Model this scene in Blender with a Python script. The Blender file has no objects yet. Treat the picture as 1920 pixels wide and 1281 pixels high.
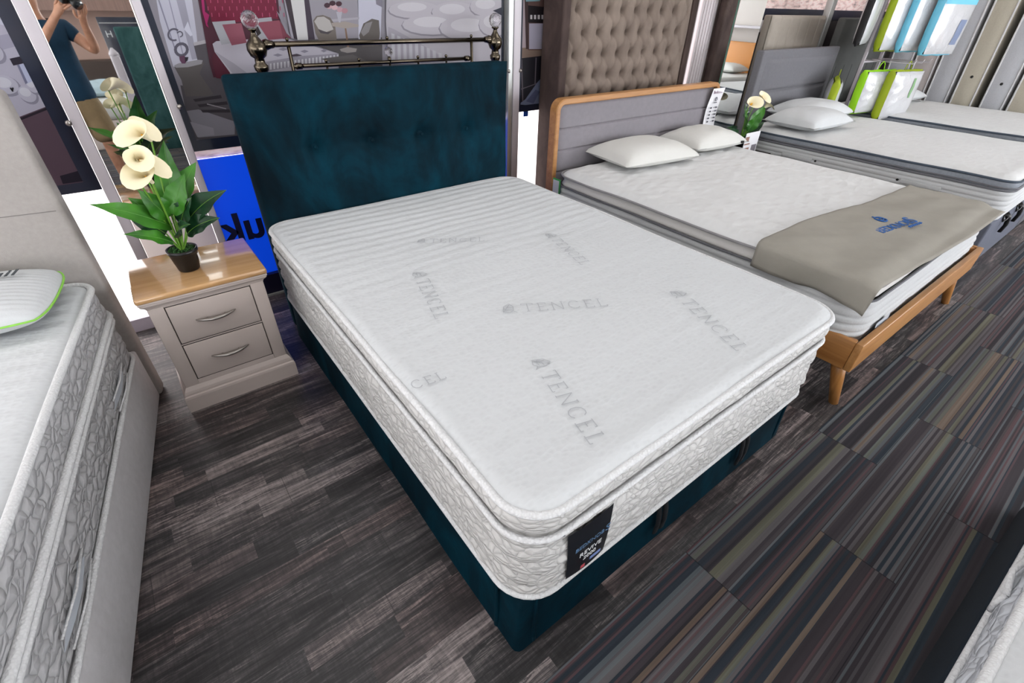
import bpy, bmesh, math, random
from mathutils import Vector, Matrix, noise
from math import sin, cos, pi, sqrt
random.seed(7)
S = bpy.context.scene
COL = S.collection
# ------------------------------------------------------------------ camera
RW = ((0.79557891, -0.60549726, 0.02067021), (-0.339808, -0.47420903, -0.81219229), (0.50158221, 0.63913916, -0.58302352))
CAM = Vector((-0.4108, -0.4645, 1.5823))
FPX = 885.025
cd = bpy.data.cameras.new('camera'); cam = bpy.data.objects.new('camera', cd); COL.objects.link(cam)
cd.sensor_width = 36; cd.sensor_fit = 'HORIZONTAL'; cd.lens = FPX / 1920 * 36; cd.clip_start = 0.02; cd.clip_end = 100
m = Matrix.Identity(4)
for i in range(3):
    m[i][0] = RW[0][i]; m[i][1] = -RW[1][i]; m[i][2] = -RW[2][i]; m[i][3] = CAM[i]
cam.matrix_world = m
S.camera = cam
# ------------------------------------------------------------------ world, lights, exposure
w = bpy.data.worlds.new('world'); S.world = w; w.use_nodes = True
w.node_tree.nodes['Background'].inputs[0].default_value = (0.9, 0.95, 1, 1)
w.node_tree.nodes['Background'].inputs[1].default_value = 0.6
S.view_settings.view_transform = 'Standard'; S.view_settings.look = 'None'; S.view_settings.gamma = 1
S.view_settings.exposure = 0.0; S.view_settings.use_curve_mapping = False
S.cycles.max_bounces = 8; S.cycles.diffuse_bounces = 4; S.cycles.glossy_bounces = 4; S.cycles.transmission_bounces = 6
S.cycles.caustics_reflective = False; S.cycles.caustics_refractive = False
CEIL = 2.95
LAMPS = [(x, y) for x in (-1.9, 0.35, 2.6, 4.85, 7.1) for y in (-4.6, -2.2, 0.1, 1.75)]
for x, y in LAMPS:
    ld = bpy.data.lights.new('ceiling_lamp', 'AREA'); ld.shape = 'RECTANGLE'; ld.size = 1.15; ld.size_y = 0.55
    ld.energy = 5.5; ld.color = (1.0, 0.985, 0.96)
    lo = bpy.data.objects.new('ceiling_lamp', ld); COL.objects.link(lo); lo.location = (x, y, CEIL - 0.05)

# invented fill lamps behind and beside the viewpoint, added to brighten upright faces: (location, rotation, width, height, watts)
for loc, rot, sx, sy, en in (((5.2, -6.9, 1.7), (pi / 2, 0, pi), 6.5, 2.1, 300), ((-3.0, -6.9, 1.7), (pi / 2, 0, pi), 2.2, 2.1, 70), ((-4.12, -1.6, 1.7), (pi / 2, 0, pi / 2 * 3), 7.5, 2.1, 80), ((9.1, -5.3, 1.6), (pi / 2, 0, pi / 2), 2.6, 2.3, 260)):
    ld = bpy.data.lights.new('added_fill_lamp', 'AREA'); ld.shape = 'RECTANGLE'; ld.size = sx; ld.size_y = sy; ld.energy = en; ld.color = (.93, .96, 1.0)
    lo = bpy.data.objects.new('added_fill_lamp', ld); COL.objects.link(lo); lo.location = loc; lo.rotation_euler = rot
# ------------------------------------------------------------------ materials
def lin(c):
    return tuple((v / 12.92 if v <= .04045 else ((v + .055) / 1.055) ** 2.4) for v in [x / 255 for x in c])
class NT:
    def __init__(s, name):
        s.m = bpy.data.materials.new(name); s.m.use_nodes = True; s.t = s.m.node_tree; s.n = s.t.nodes
        s.b = s.n['Principled BSDF']
    def add(s, kind, **kw):
        n = s.n.new(kind)
        for k, v in kw.items():
            if isinstance(k, str) and hasattr(n, k): setattr(n, k, v)
        return n
    def link(s, a, b): s.t.links.new(a, b)
    def val(s, sock, v):
        if isinstance(v, bpy.types.NodeSocket): s.link(v, sock)
        else: sock.default_value = v
    def math(s, op, a, b=0.0, c=0.0):
        n = s.n.new('ShaderNodeMath'); n.operation = op
        s.val(n.inputs[0], a); s.val(n.inputs[1], b); s.val(n.inputs[2], c)
        return n.outputs[0]
    def coords(s):
        tc = s.n.new('ShaderNodeTexCoord'); return tc.outputs['Object']
    def sep(s, v):
        n = s.n.new('ShaderNodeSeparateXYZ'); s.link(v, n.inputs[0]); return n.outputs
    def comb(s, x=0.0, y=0.0, z=0.0):
        n = s.n.new('ShaderNodeCombineXYZ'); s.val(n.inputs[0], x); s.val(n.inputs[1], y); s.val(n.inputs[2], z); return n.outputs[0]
    def map(s, v, scale=(1, 1, 1), loc=(0, 0, 0), rot=(0, 0, 0)):
        n = s.n.new('ShaderNodeMapping'); s.link(v, n.inputs[0]); n.inputs['Scale'].default_value = scale
        n.inputs['Location'].default_value = loc; n.inputs['Rotation'].default_value = rot; return n.outputs[0]
    def noise(s, v, scale, detail=2, rough=.5, dist=0):
        n = s.n.new('ShaderNodeTexNoise'); s.link(v, n.inputs['Vector']); n.inputs['Scale'].default_value = scale
        n.inputs['Detail'].default_value = detail; n.inputs['Roughness'].default_value = rough; n.inputs['Distortion'].default_value = dist
        return n.outputs['Fac']
    def white(s, v):
        n = s.n.new('ShaderNodeTexWhiteNoise'); n.noise_dimensions = '3D'; s.link(v, n.inputs['Vector']); return n.outputs
    def voro(s, v, scale, feature='F1', rnd=1.0):
        n = s.n.new('ShaderNodeTexVoronoi'); n.feature = feature; s.link(v, n.inputs['Vector']); n.inputs['Scale'].default_value = scale
        n.inputs['Randomness'].default_value = rnd
        return n.outputs['Distance']
    def ramp(s, f, stops, interp='LINEAR'):
        n = s.n.new('ShaderNodeValToRGB'); n.color_ramp.interpolation = interp; s.link(f, n.inputs[0])
        e = n.color_ramp.elements
        while len(e) < len(stops): e.new(.5)
        for i, (p, c) in enumerate(stops):
            e[i].position = p; e[i].color = (*c, 1)
        return n.outputs[0]
    def mix(s, f, a, b, mode='MIX'):
        n = s.n.new('ShaderNodeMix'); n.data_type = 'RGBA'; n.blend_type = mode
        s.val(n.inputs[0], f)
        for k, v in ((6, a), (7, b)):
            if isinstance(v, bpy.types.NodeSocket): s.link(v, n.inputs[k])
            else: n.inputs[k].default_value = (*v, 1)
        return n.outputs[2]
    def bump(s, h, strength=.5, dist=.01):
        n = s.n.new('ShaderNodeBump'); s.link(h, n.inputs['Height']); n.inputs['Strength'].default_value = strength
        n.inputs['Distance'].default_value = dist
        cur = s.b.inputs['Normal'].links
        if cur: s.link(cur[0].from_socket, n.inputs['Normal'])
        s.link(n.outputs[0], s.b.inputs['Normal'])
MATS = {}
def mat(name, c=(.5, .5, .5), rough=.6, metal=0.0, var=0.0, vscale=8, bump=0.0, bscale=200, sheen=0.0, coat=0.0, emit=None, estr=1.0, stretch=(1, 1, 1), ior=1.45, trans=0.0, srgb=True, spec=None):
    """base colour given in sRGB 0-255"""
    if name in MATS: return MATS[name]
    t = NT(name); b = t.b
    c = lin(c) if srgb else c
    b.inputs['Base Color'].default_value = (*c, 1); b.inputs['Roughness'].default_value = rough; b.inputs['Metallic'].default_value = metal
    b.inputs['IOR'].default_value = ior
    if spec is not None: b.inputs['Specular IOR Level'].default_value = spec
    if trans: b.inputs['Transmission Weight'].default_value = trans
    if sheen:
        b.inputs['Sheen Weight'].default_value = sheen; b.inputs['Sheen Roughness'].default_value = .35
        b.inputs['Sheen Tint'].default_value = (*[min(1, x * 3 + .12) for x in c], 1)
    if coat: b.inputs['Coat Weight'].default_value = coat; b.inputs['Coat Roughness'].default_value = .08
    if var or bump:
        co = t.map(t.coords(), stretch)
    if var:
        f = t.noise(co, vscale, 4, .6)
        lo = tuple(x * (1 - var) for x in c); hi = tuple(min(1, x * (1 + var)) for x in c)
        t.link(t.ramp(f, [(.3, lo), (.7, hi)]), b.inputs['Base Color'])
    if bump:
        t.bump(t.noise(co, bscale, 3, .6), bump, .004)
    if emit is not None:
        b.inputs['Emission Color'].default_value = (*lin(emit), 1); b.inputs['Emission Strength'].default_value = estr
    MATS[name] = t.m
    return t.m

def make_floor_mat():
    t = NT('dark_vinyl_planks'); x, y, z = t.sep(t.coords())
    row = t.math('FLOOR', t.math('DIVIDE', y, .152))
    rn = t.white(t.comb(row, 3.3, 0))[0]
    px = t.math('ADD', t.math('DIVIDE', x, 1.15), t.math('MULTIPLY', rn, 7.0))
    pid = t.math('FLOOR', px)
    wn = t.white(t.comb(pid, row, 1.0))[0]
    # shorter blocks printed on each board
    r2 = t.math('FLOOR', t.math('DIVIDE', y, .076))
    r2n = t.white(t.comb(r2, 8.1, 0))[0]
    b2 = t.math('FLOOR', t.math('ADD', t.math('DIVIDE', x, .47), t.math('MULTIPLY', r2n, 5.0)))
    w2 = t.white(t.comb(b2, r2, 4.0))
    tone = t.math('ADD', t.math('MULTIPLY', wn, .4), t.math('MULTIPLY', w2[0], .6))
    shift = t.math('MULTIPLY', w2[0], 9.0)
    gv = t.comb(t.math('MULTIPLY', x, 3.0), t.math('MULTIPLY', y, 42.0), shift)
    g = t.noise(gv, 1.0, 6, .68, .9)
    gv2 = t.comb(t.math('MULTIPLY', x, 9.0), t.math('MULTIPLY', y, 120.0), shift)
    g2 = t.noise(gv2, 1.0, 3, .6)
    cross = t.noise(t.comb(t.math('MULTIPLY', x, 60.0), t.math('MULTIPLY', y, 9.0), shift), 1.0, 3, .6)
    lv = t.math('ADD', t.math('MULTIPLY', tone, .34), t.math('ADD', t.math('MULTIPLY', g, 1.0), t.math('ADD', t.math('MULTIPLY', g2, .28), t.math('MULTIPLY', cross, .10))))
    vein = t.noise(t.comb(t.math('MULTIPLY', x, 4.5), t.math('MULTIPLY', y, 75.0), t.math('ADD', shift, 3.0)), 1.0, 5, .7, 1.6)
    vm = t.math('MINIMUM', t.math('MULTIPLY', t.math('ABSOLUTE', t.math('SUBTRACT', vein, .5)), 14.0), 1.0)
    mask = t.noise(t.comb(t.math('MULTIPLY', x, 2.0), t.math('MULTIPLY', y, 9.0), shift), 1.0, 2)
    vm = t.math('MAXIMUM', vm, t.math('MINIMUM', t.math('MULTIPLY', mask, 1.5), 1.0))
    hatch = t.math('MULTIPLY', t.noise(t.comb(t.math('MULTIPLY', x, 130.0), t.math('MULTIPLY', y, 12.0), shift), 1.0, 3, .7), t.math('SUBTRACT', 1.0, mask))
    lv = t.math('SUBTRACT', t.math('ADD', lv, t.math('MULTIPLY', hatch, .42)), .46)
    lv = t.math('MULTIPLY', lv, t.math('ADD', .42, t.math('MULTIPLY', vm, .58)))
    colr = t.ramp(lv, [(.20, lin((24, 23, 24))), (.38, lin((49, 47, 48))), (.50, lin((80, 76, 76))), (.62, lin((128, 121, 118))), (.76, lin((170, 160, 156)))])
    tint = t.ramp(w2[0], [(0.0, (1.0, .98, .98)), (.35, (.98, 1.0, 1.02)), (.6, (1.12, .96, .95)), (.9, (1.0, .97, 1.0))])
    c = t.mix(1.0, colr, tint, 'MULTIPLY')
    fy = t.math('FRACT', t.math('DIVIDE', y, .152)); fx = t.math('FRACT', px)
    e = t.math('MINIMUM', t.math('MULTIPLY', t.math('MINIMUM', fy, t.math('SUBTRACT', 1.0, fy)), .152), t.math('MULTIPLY', t.math('MINIMUM', fx, t.math('SUBTRACT', 1.0, fx)), 1.15))
    edge = t.math('LESS_THAN', e, .0012)
    t.link(t.mix(t.math('MULTIPLY', edge, .6), c, (.008, .008, .008)), t.b.inputs['Base Color'])
    t.b.inputs['Roughness'].default_value = .42
    t.bump(t.math('SUBTRACT', t.math('ADD', g, t.math('MULTIPLY', g2, .5)), edge), .35, .002)
    return t.m
def make_carpet_mat():
    t = NT('striped_carpet_planks'); x, y, z = t.sep(t.coords())
    v = t.math('DIVIDE', t.math('SUBTRACT', -0.12, y), .25)
    row = t.math('FLOOR', v)
    xx = t.math('SUBTRACT', t.math('SUBTRACT', x, .67), t.math('MULTIPLY', row, .48))
    tid = t.math('FLOOR', xx)
    seed = t.math('ADD', t.math('MULTIPLY', tid, 13.7), t.math('MULTIPLY', row, 5.31))
    def stripe(freq, so):
        n = t.math('FLOOR', t.math('MULTIPLY', y, freq))
        return t.white(t.comb(n, seed, so))
    a = stripe(95.0, 0.0); b = stripe(31.0, 5.0); c = stripe(150.0, 9.0); d = stripe(70.0, 2.0)
    base = t.ramp(b[0], [(0, lin((52, 50, 54))), (.25, lin((72, 66, 68))), (.5, lin((62, 58, 62))), (.72, lin((84, 81, 84))), (.9, lin((50, 56, 64)))], 'CONSTANT')
    fine = t.ramp(a[0], [(0, lin((42, 41, 46))), (.3, lin((76, 71, 74))), (.55, lin((50, 58, 66))), (.7, lin((96, 93, 95))), (.85, lin((64, 60, 64)))], 'CONSTANT')
    acc = t.ramp(c[0], [(0, lin((124, 122, 118))), (.45, lin((112, 111, 92))), (.7, lin((96, 102, 106))), (.92, lin((92, 70, 74)))], 'CONSTANT')
    warm = t.ramp(d[0], [(0, lin((108, 107, 90))), (.5, lin((122, 106, 92))), (.8, lin((98, 102, 92)))], 'CONSTANT')
    col = t.mix(t.math('GREATER_THAN', a[0], .45), base, fine)
    col = t.mix(t.math('MULTIPLY', t.math('GREATER_THAN', c[0], .78), .75), col, acc)
    dn = t.white(t.comb(t.math('FLOOR', t.math('MULTIPLY', y, 70.0)), seed, 22.0))[0]
    col = t.mix(t.math('MULTIPLY', t.math('GREATER_THAN', dn, .88), .7), col, warm)
    soft = t.noise(t.comb(t.math('MULTIPLY', x, 1.2), t.math('MULTIPLY', y, 60.0), seed), 1.0, 2)
    col = t.mix(.75, col, t.ramp(soft, [(.3, (.72, .72, .72)), (.7, (1.2, 1.2, 1.2))]), 'MULTIPLY')
    fx = t.math('FRACT', xx)
    joint = t.math('LESS_THAN', t.math('MINIMUM', fx, t.math('SUBTRACT', 1.0, fx)), .0022)
    fv = t.math('FRACT', v)
    j2 = t.math('LESS_THAN', t.math('MINIMUM', fv, t.math('SUBTRACT', 1.0, fv)), .006)
    col = t.mix(t.math('MULTIPLY', t.math('MAXIMUM', joint, j2), .6), col, (.01, .01, .012))
    t.link(col, t.b.inputs['Base Color']); t.b.inputs['Roughness'].default_value = .95
    t.b.inputs['Specular IOR Level'].default_value = .15
    n = t.noise(t.coords(), 900, 2)
    t.bump(t.math('ADD', n, t.math('MULTIPLY', a[0], .4)), .3, .002)
    return t.m
def make_oak(name, c1, c2, axis=0, rough=.38):
    t = NT(name); co = t.coords(); s = [28, 28, 28]; s[axis] = 2.2
    g = t.noise(t.map(co, tuple(s)), 1.0, 5, .6, .6); s2 = [160, 160, 160]; s2[axis] = 8
    g2 = t.noise(t.map(co, tuple(s2)), 1.0, 2)
    f = t.math('ADD', t.math('MULTIPLY', g, .8), t.math('MULTIPLY', g2, .2))
    t.link(t.ramp(f, [(.3, lin(c1)), (.7, lin(c2))]), t.b.inputs['Base Color']); t.b.inputs['Roughness'].default_value = rough
    t.bump(f, .12, .002); MATS[name] = t.m
    return t.m
def make_velvet(name, dark, light, scale=5.0):
    t = NT(name); co = t.coords()
    f = t.noise(t.map(co, (1, 1, .7)), scale, 5, .62, 1.2); f2 = t.noise(t.map(co, (1, 1, .35)), scale * 5, 3, .5)
    g = t.math('ADD', t.math('MULTIPLY', f, .75), t.math('MULTIPLY', f2, .25))
    t.link(t.ramp(g, [(.33, lin(dark)), (.5, lin(tuple((a + b) / 2 for a, b in zip(dark, light)))), (.68, lin(light))]), t.b.inputs['Base Color'])
    t.b.inputs['Roughness'].default_value = .75; t.b.inputs['Sheen Weight'].default_value = .05; t.b.inputs['Sheen Roughness'].default_value = .3
    t.b.inputs['Sheen Tint'].default_value = (*lin(tuple(min(255, v * 1.8 + 20) for v in light)), 1); t.b.inputs['Specular IOR Level'].default_value = .1
    t.bump(g, .25, .01)
    MATS[name] = t.m; return t.m
def make_knit(name, c, ribs=18.0, rib_str=.35, dimple=55.0, dim_str=.25, axis=1, lo=.93, dist=.006):
    """white quilted ticking: soft ribs across the bed and small stitched dimples"""
    t = NT(name); co = t.coords(); x, y, z = t.sep(co)
    wob = t.noise(co, 3.0, 2); a = (x, y, z)[axis]
    r = t.math('SINE', t.math('MULTIPLY', t.math('ADD', a, t.math('MULTIPLY', wob, .05)), ribs * 2 * pi))
    r = t.math('ABSOLUTE', t.math('ADD', t.math('MULTIPLY', r, .5), .5))
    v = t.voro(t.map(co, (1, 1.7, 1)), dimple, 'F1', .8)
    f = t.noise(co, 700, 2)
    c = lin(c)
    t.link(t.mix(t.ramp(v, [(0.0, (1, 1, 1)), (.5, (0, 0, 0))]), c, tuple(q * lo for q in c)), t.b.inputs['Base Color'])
    t.b.inputs['Roughness'].default_value = .9; t.b.inputs['Specular IOR Level'].default_value = .15; t.b.inputs['Sheen Weight'].default_value = .05
    h = t.math('ADD', t.math('MULTIPLY', r, rib_str), t.math('MULTIPLY', v, dim_str))
    t.bump(h, .6, dist); t.bump(f, .15, .001)
    MATS[name] = t.m; return t.m
def make_quilt(name, c, dist=.03, sc=(26, 26, 60)):
    """lumpy stitched border cloth: elongated puffs between puckered creases"""
    t = NT(name); co = t.coords(); wob = t.noise(co, 9.0, 3)
    n = t.n.new('ShaderNodeVectorMath'); n.operation = 'ADD'; t.link(t.map(co, sc), n.inputs[0]); t.link(t.comb(t.math('MULTIPLY', wob, 1.8), t.math('MULTIPLY', wob, 1.8), t.math('MULTIPLY', wob, 2.6)), n.inputs[1])
    v = t.voro(n.outputs[0], 1.0, 'DISTANCE_TO_EDGE', 1.0); c = lin(c)
    e = t.ramp(v, [(0.0, (0, 0, 0)), (.22, (1, 1, 1))])
    t.link(t.mix(e, tuple(q * .84 for q in c), c), t.b.inputs['Base Color']); t.b.inputs['Roughness'].default_value = .85; t.b.inputs['Specular IOR Level'].default_value = .2
    t.bump(t.math('POWER', t.math('MINIMUM', t.math('MULTIPLY', v, 3.0), 1.0), .5), .55, dist * .35); MATS[name] = t.m
    return t.m
def make_rope(name, c, f=150):
    t = NT(name); co = t.coords(); v = t.voro(co, f, 'F1'); c = lin(c)
    t.link(t.mix(v, c, tuple(q * .86 for q in c)), t.b.inputs['Base Color']); t.b.inputs['Roughness'].default_value = .95
    t.bump(v, .6, .004); MATS[name] = t.m; return t.m

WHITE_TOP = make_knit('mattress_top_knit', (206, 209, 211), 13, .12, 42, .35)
WHITE_TOP2 = make_knit('mattress_top_smooth', (212, 213, 213), 6, .12, 14, .6, 0, .95, .01)
SIDE = make_quilt('mattress_side_quilt', (208, 207, 205))
SIDE_STRIPE = make_knit('mattress_side_channels', (196, 198, 199), 0, 0, 90, .3, 2, .95, .004)
ROPE = make_rope('white_tape_edge', (226, 227, 228))
MESH3D = make_rope('grey_mesh_border', (138, 144, 152), 60)
TEAL = make_velvet('teal_velvet', (0, 17, 26), (0, 49, 64), 3.2)
OAK = make_oak('honey_oak', (156, 106, 58), (190, 140, 86), 0)
OAKY = make_oak('honey_oak_long', (144, 94, 46), (180, 128, 72), 1)
OAKZ = make_oak('honey_oak_upright', (150, 98, 48), (186, 132, 74), 2)
OAKTOP = make_oak('lacquered_oak_top', (190, 146, 98), (212, 170, 120), 0, .14); OAKTOP.node_tree.nodes['Principled BSDF'].inputs['Coat Weight'].default_value = 1; OAKTOP.node_tree.nodes['Principled BSDF'].inputs['Coat IOR'].default_value = 1.7; OAKTOP.node_tree.nodes['Principled BSDF'].inputs['Coat Roughness'].default_value = .06
CREAM = mat('mushroom_paint', (210, 197, 190), .38, var=.03, vscale=3)
NAVY = mat('navy_board', (22, 30, 50), .3, coat=.4)
CHROME = mat('brushed_nickel', (170, 165, 160), .28, 1.0)
BRASS = mat('antique_brass', (96, 88, 76), .2, 1.0)
WPAINT = mat('white_powder_coat', (196, 190, 196), .4)
ALU = mat('silver_aluminium', (200, 204, 202), .3, .6)
BLACKP = mat('black_plastic', (10, 10, 11), .35)
GREYF = mat('pale_grey_upholstery', (164, 159, 155), .95, var=.05, vscale=60, bump=.25, bscale=500)
GREYB = mat('grey_divan_fabric', (204, 202, 204), .95, var=.05, vscale=40, bump=.25, bscale=500)
GREYH = mat('lilac_grey_weave', (134, 130, 136), .95, var=.04, vscale=30, bump=.2, bscale=600)
GREYD = mat('slate_grey_weave', (110, 110, 115), .95, var=.06, vscale=50, bump=.3, bscale=500)
CHAR = mat('charcoal_velvet', (74, 76, 75), .8, var=.12, vscale=6, sheen=.1)
TAUPE = make_velvet('taupe_velvet', (112, 100, 92), (140, 127, 117), 4.0)
BROWNV = make_velvet('brown_velvet', (62, 52, 50), (92, 78, 74), 4.0)
TANF = mat('stone_upholstery', (158, 150, 140), .9, var=.04, vscale=30, bump=.2, bscale=500)
PILLOW = mat('pillow_white', (208, 208, 204), .9, bump=.3, bscale=60, var=.015)
PILLOW2 = mat('pillow_cool_white', (198, 201, 203), .9, bump=.35, bscale=45, var=.02)
GREYTXT = mat('grey_stitching', (176, 179, 183), .9)
STITCHDK = mat('dark_seam_thread', (92, 96, 104), .9)
THROW = mat('taupe_throw_cloth', (150, 146, 137), .95, var=.05, vscale=7, bump=.3, bscale=300)
BLUEINK = mat('blue_embroidery', (44, 92, 156), .8)
NAVYD = mat('navy_divan', (14, 27, 38), .95, var=.2, vscale=40, bump=.3, bscale=300)

# ------------------------------------------------------------------ mesh helpers
def new_obj(name, me, parent=None, loc=None):
    o = bpy.data.objects.new(name, me); COL.objects.link(o)
    if parent: o.parent = parent
    if loc: o.location = loc
    return o
def tag(o, label=None, cat=None, group=None, kind=None):
    if label: o['label'] = label
    if cat: o['category'] = cat
    if group: o['group'] = group
    if kind: o['kind'] = kind
    return o
def thing(name, label, cat, loc=(0, 0, 0), rz=0, group=None):
    o = bpy.data.objects.new(name, None); COL.objects.link(o); o.location = loc; o.rotation_euler = (0, 0, rz)
    o.empty_display_size = .1
    return tag(o, label, cat, group)
def children(o): return [c for c in bpy.data.objects if c.parent == o]
def copy_tree(o, parent=None):
    c = o.copy(); COL.objects.link(c)
    if parent: c.parent = parent
    for ch in children(o): copy_tree(ch, c)
    return c
class MB:
    """collects shapes for ONE mesh"""
    def __init__(s, smooth=False): s.v = []; s.f = []; s.mi = []; s.sm = []; s.mats = []; s.smooth = smooth; s.M = Matrix.Identity(4)
    def mslot(s, m):
        if m not in s.mats: s.mats.append(m)
        return s.mats.index(m)
    def put(s, vs, fs, m=None, smooth=None):
        b = len(s.v); s.v += [tuple(s.M @ Vector(v)) for v in vs]
        mi = s.mslot(m) if m else 0
        for f in fs: s.f.append(tuple(b + i for i in f)); s.mi.append(mi); s.sm.append(s.smooth if smooth is None else smooth)
        return s
    def box(s, x0, x1, y0, y1, z0, z1, m=None, bev=0.0, seg=2):
        if bev <= 0:
            vs = [(x, y, z) for x in (x0, x1) for y in (y0, y1) for z in (z0, z1)]
            fs = [(0, 1, 3, 2), (4, 6, 7, 5), (0, 4, 5, 1), (2, 3, 7, 6), (0, 2, 6, 4), (1, 5, 7, 3)]
            return s.put(vs, fs, m, False)
        bm = bmesh.new(); bmesh.ops.create_cube(bm, size=1)
        for v in bm.verts:
            v.co = Vector(((x0 + x1) / 2 + v.co.x * (x1 - x0), (y0 + y1) / 2 + v.co.y * (y1 - y0), (z0 + z1) / 2 + v.co.z * (z1 - z0)))
        bmesh.ops.bevel(bm, geom=bm.edges[:], offset=min(bev, .49 * min(x1 - x0, y1 - y0, z1 - z0)), segments=seg, profile=.5, affect='EDGES')
        bm.verts.index_update()
        s.put([v.co[:] for v in bm.verts], [[v.index for v in f.verts] for f in bm.faces], m, True); bm.free(); return s
    def tube(s, pts, r, n=10, m=None, closed=False, cap=True, flat=1.0):
        pts = [Vector(p) for p in pts]; k = len(pts); rs = r if isinstance(r, (list, tuple)) else [r] * k
        vs = []; up = None
        for i, p in enumerate(pts):
            a = pts[(i - 1) % k] if (closed or i > 0) else p; b = pts[(i + 1) % k] if (closed or i < k - 1) else p
            d = (b - a).normalized() if (b - a).length > 1e-9 else Vector((0, 0, 1))
            if up is None:
                up = Vector((0, 0, 1)) if abs(d.z) < .9 else Vector((1, 0, 0))
            u = (up - d * up.dot(d)).normalized(); up = u; v_ = d.cross(u)
            for j in range(n):
                t = 2 * pi * j / n; vs.append(p + u * cos(t) * rs[i] * flat + v_ * sin(t) * rs[i])
        fs = []
        for i in range(k if closed else k - 1):
            for j in range(n):
                a = i * n + j; b = i * n + (j + 1) % n; c = ((i + 1) % k) * n + (j + 1) % n; d = ((i + 1) % k) * n + j
                fs.append((a, b, c, d))
        if cap and not closed: fs.append(tuple(range(n - 1, -1, -1))); fs.append(tuple((k - 1) * n + j for j in range(n)))
        return s.put(vs, fs, m, True)
    def lathe(s, prof, n=24, m=None, cx=0, cy=0, z0=0, cap=True):
        vs = []; fs = []
        for r, z in prof:
            for j in range(n): t = 2 * pi * j / n; vs.append((cx + r * cos(t), cy + r * sin(t), z0 + z))
        for i in range(len(prof) - 1):
            for j in range(n): fs.append((i * n + j, i * n + (j + 1) % n, (i + 1) * n + (j + 1) % n, (i + 1) * n + j))
        if cap:
            fs.append(tuple(range(n - 1, -1, -1))); fs.append(tuple((len(prof) - 1) * n + j for j in range(n)))
        return s.put(vs, fs, m, True)
    def poly(s, pts, m=None): return s.put(pts, [tuple(range(len(pts)))], m, False)
    def prism(s, pts, axis, a0, a1, m=None):
        """extrude a 2-D outline along axis"""
        def P(p, a):
            return {0: (a, p[0], p[1]), 1: (p[0], a, p[1]), 2: (p[0], p[1], a)}[axis]
        n = len(pts); vs = [P(p, a0) for p in pts] + [P(p, a1) for p in pts]
        fs = [tuple(range(n - 1, -1, -1)), tuple(range(n, 2 * n))] + [(i, (i + 1) % n, n + (i + 1) % n, n + i) for i in range(n)]
        return s.put(vs, fs, m, False)
    def grid(s, nx, ny, fn, m=None, wrap=False):
        vs = [fn(i / nx, j / ny) for j in range(ny + 1) for i in range(nx + 1)]
        fs = [(j * (nx + 1) + i, j * (nx + 1) + i + 1, (j + 1) * (nx + 1) + i + 1, (j + 1) * (nx + 1) + i) for j in range(ny) for i in range(nx)]
        return s.put(vs, fs, m, True)
    def sphere(s, c, r, m=None, n=16, sc=(1, 1, 1)):
        prof = [(max(1e-4, sin(pi * i / (n // 2))) , -cos(pi * i / (n // 2))) for i in range(n // 2 + 1)]
        vs = []; fs = []
        for rr, z in prof:
            for j in range(n): t = 2 * pi * j / n; vs.append((c[0] + r * rr * cos(t) * sc[0], c[1] + r * rr * sin(t) * sc[1], c[2] + r * z * sc[2]))
        for i in range(len(prof) - 1):
            for j in range(n): fs.append((i * n + j, i * n + (j + 1) % n, (i + 1) * n + (j + 1) % n, (i + 1) * n + j))
        return s.put(vs, fs, m, True)
    def build(s, name, m=None, parent=None, loc=None, fix=True):
        me = bpy.data.meshes.new(name); me.from_pydata(s.v, [], s.f)
        if m is not None and not s.mats: me.materials.append(m)
        for q in s.mats: me.materials.append(q)
        for p, mi, sm in zip(me.polygons, s.mi, s.sm): p.material_index = mi; p.use_smooth = sm
        if fix:
            bm = bmesh.new(); bm.from_mesh(me); bmesh.ops.recalc_face_normals(bm, faces=bm.faces[:]); bm.to_mesh(me); bm.free()
        me.update()
        return new_obj(name, me, parent, loc)
def rr_path(w, d, r, seg=.03, nc=10):
    """rounded rectangle outline centred on 0: list of (x, y, nx, ny, s)"""
    out = []; s = 0; hw, hd = w / 2, d / 2
    cs = [(hw - r, -hd + r, -pi / 2), (hw - r, hd - r, 0), (-hw + r, hd - r, pi / 2), (-hw + r, -hd + r, pi)]
    for k in range(4):
        cx, cy, a0 = cs[k]
        for i in range(nc + 1):
            a = a0 + pi / 2 * i / nc; out.append((cx + r * cos(a), cy + r * sin(a), cos(a), sin(a)))
        nx_, ny_, a1 = cs[(k + 1) % 4]
        p = out[-1]; q = (nx_ + r * cos(a1), ny_ + r * sin(a1)); L = sqrt((q[0] - p[0]) ** 2 + (q[1] - p[1]) ** 2); n = max(1, int(L / seg))
        for i in range(1, n): out.append((p[0] + (q[0] - p[0]) * i / n, p[1] + (q[1] - p[1]) * i / n, p[2], p[3]))
    res = []
    for i, p in enumerate(out):
        if i: s += sqrt((p[0] - out[i - 1][0]) ** 2 + (p[1] - out[i - 1][1]) ** 2)
        res.append((*p, s))
    return res
def shell(mb, path, prof, fn=None, m=None, closeb=False):
    """loft rings: prof = [(offset, z)], fn(s, t, x, y) extra outward offset"""
    n = len(path); vs = []
    for k, (off, z) in enumerate(prof):
        for x, y, nx, ny, s in path:
            e = off + (fn(s, k / (len(prof) - 1), z) if fn else 0)
            vs.append((x + nx * e, y + ny * e, z))
    fs = [(k * n + i, k * n + (i + 1) % n, (k + 1) * n + (i + 1) % n, (k + 1) * n + i) for k in range(len(prof) - 1) for i in range(n)]
    if closeb: fs.append(tuple(range(n - 1, -1, -1)))
    return mb.put(vs, fs, m, True)
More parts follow.
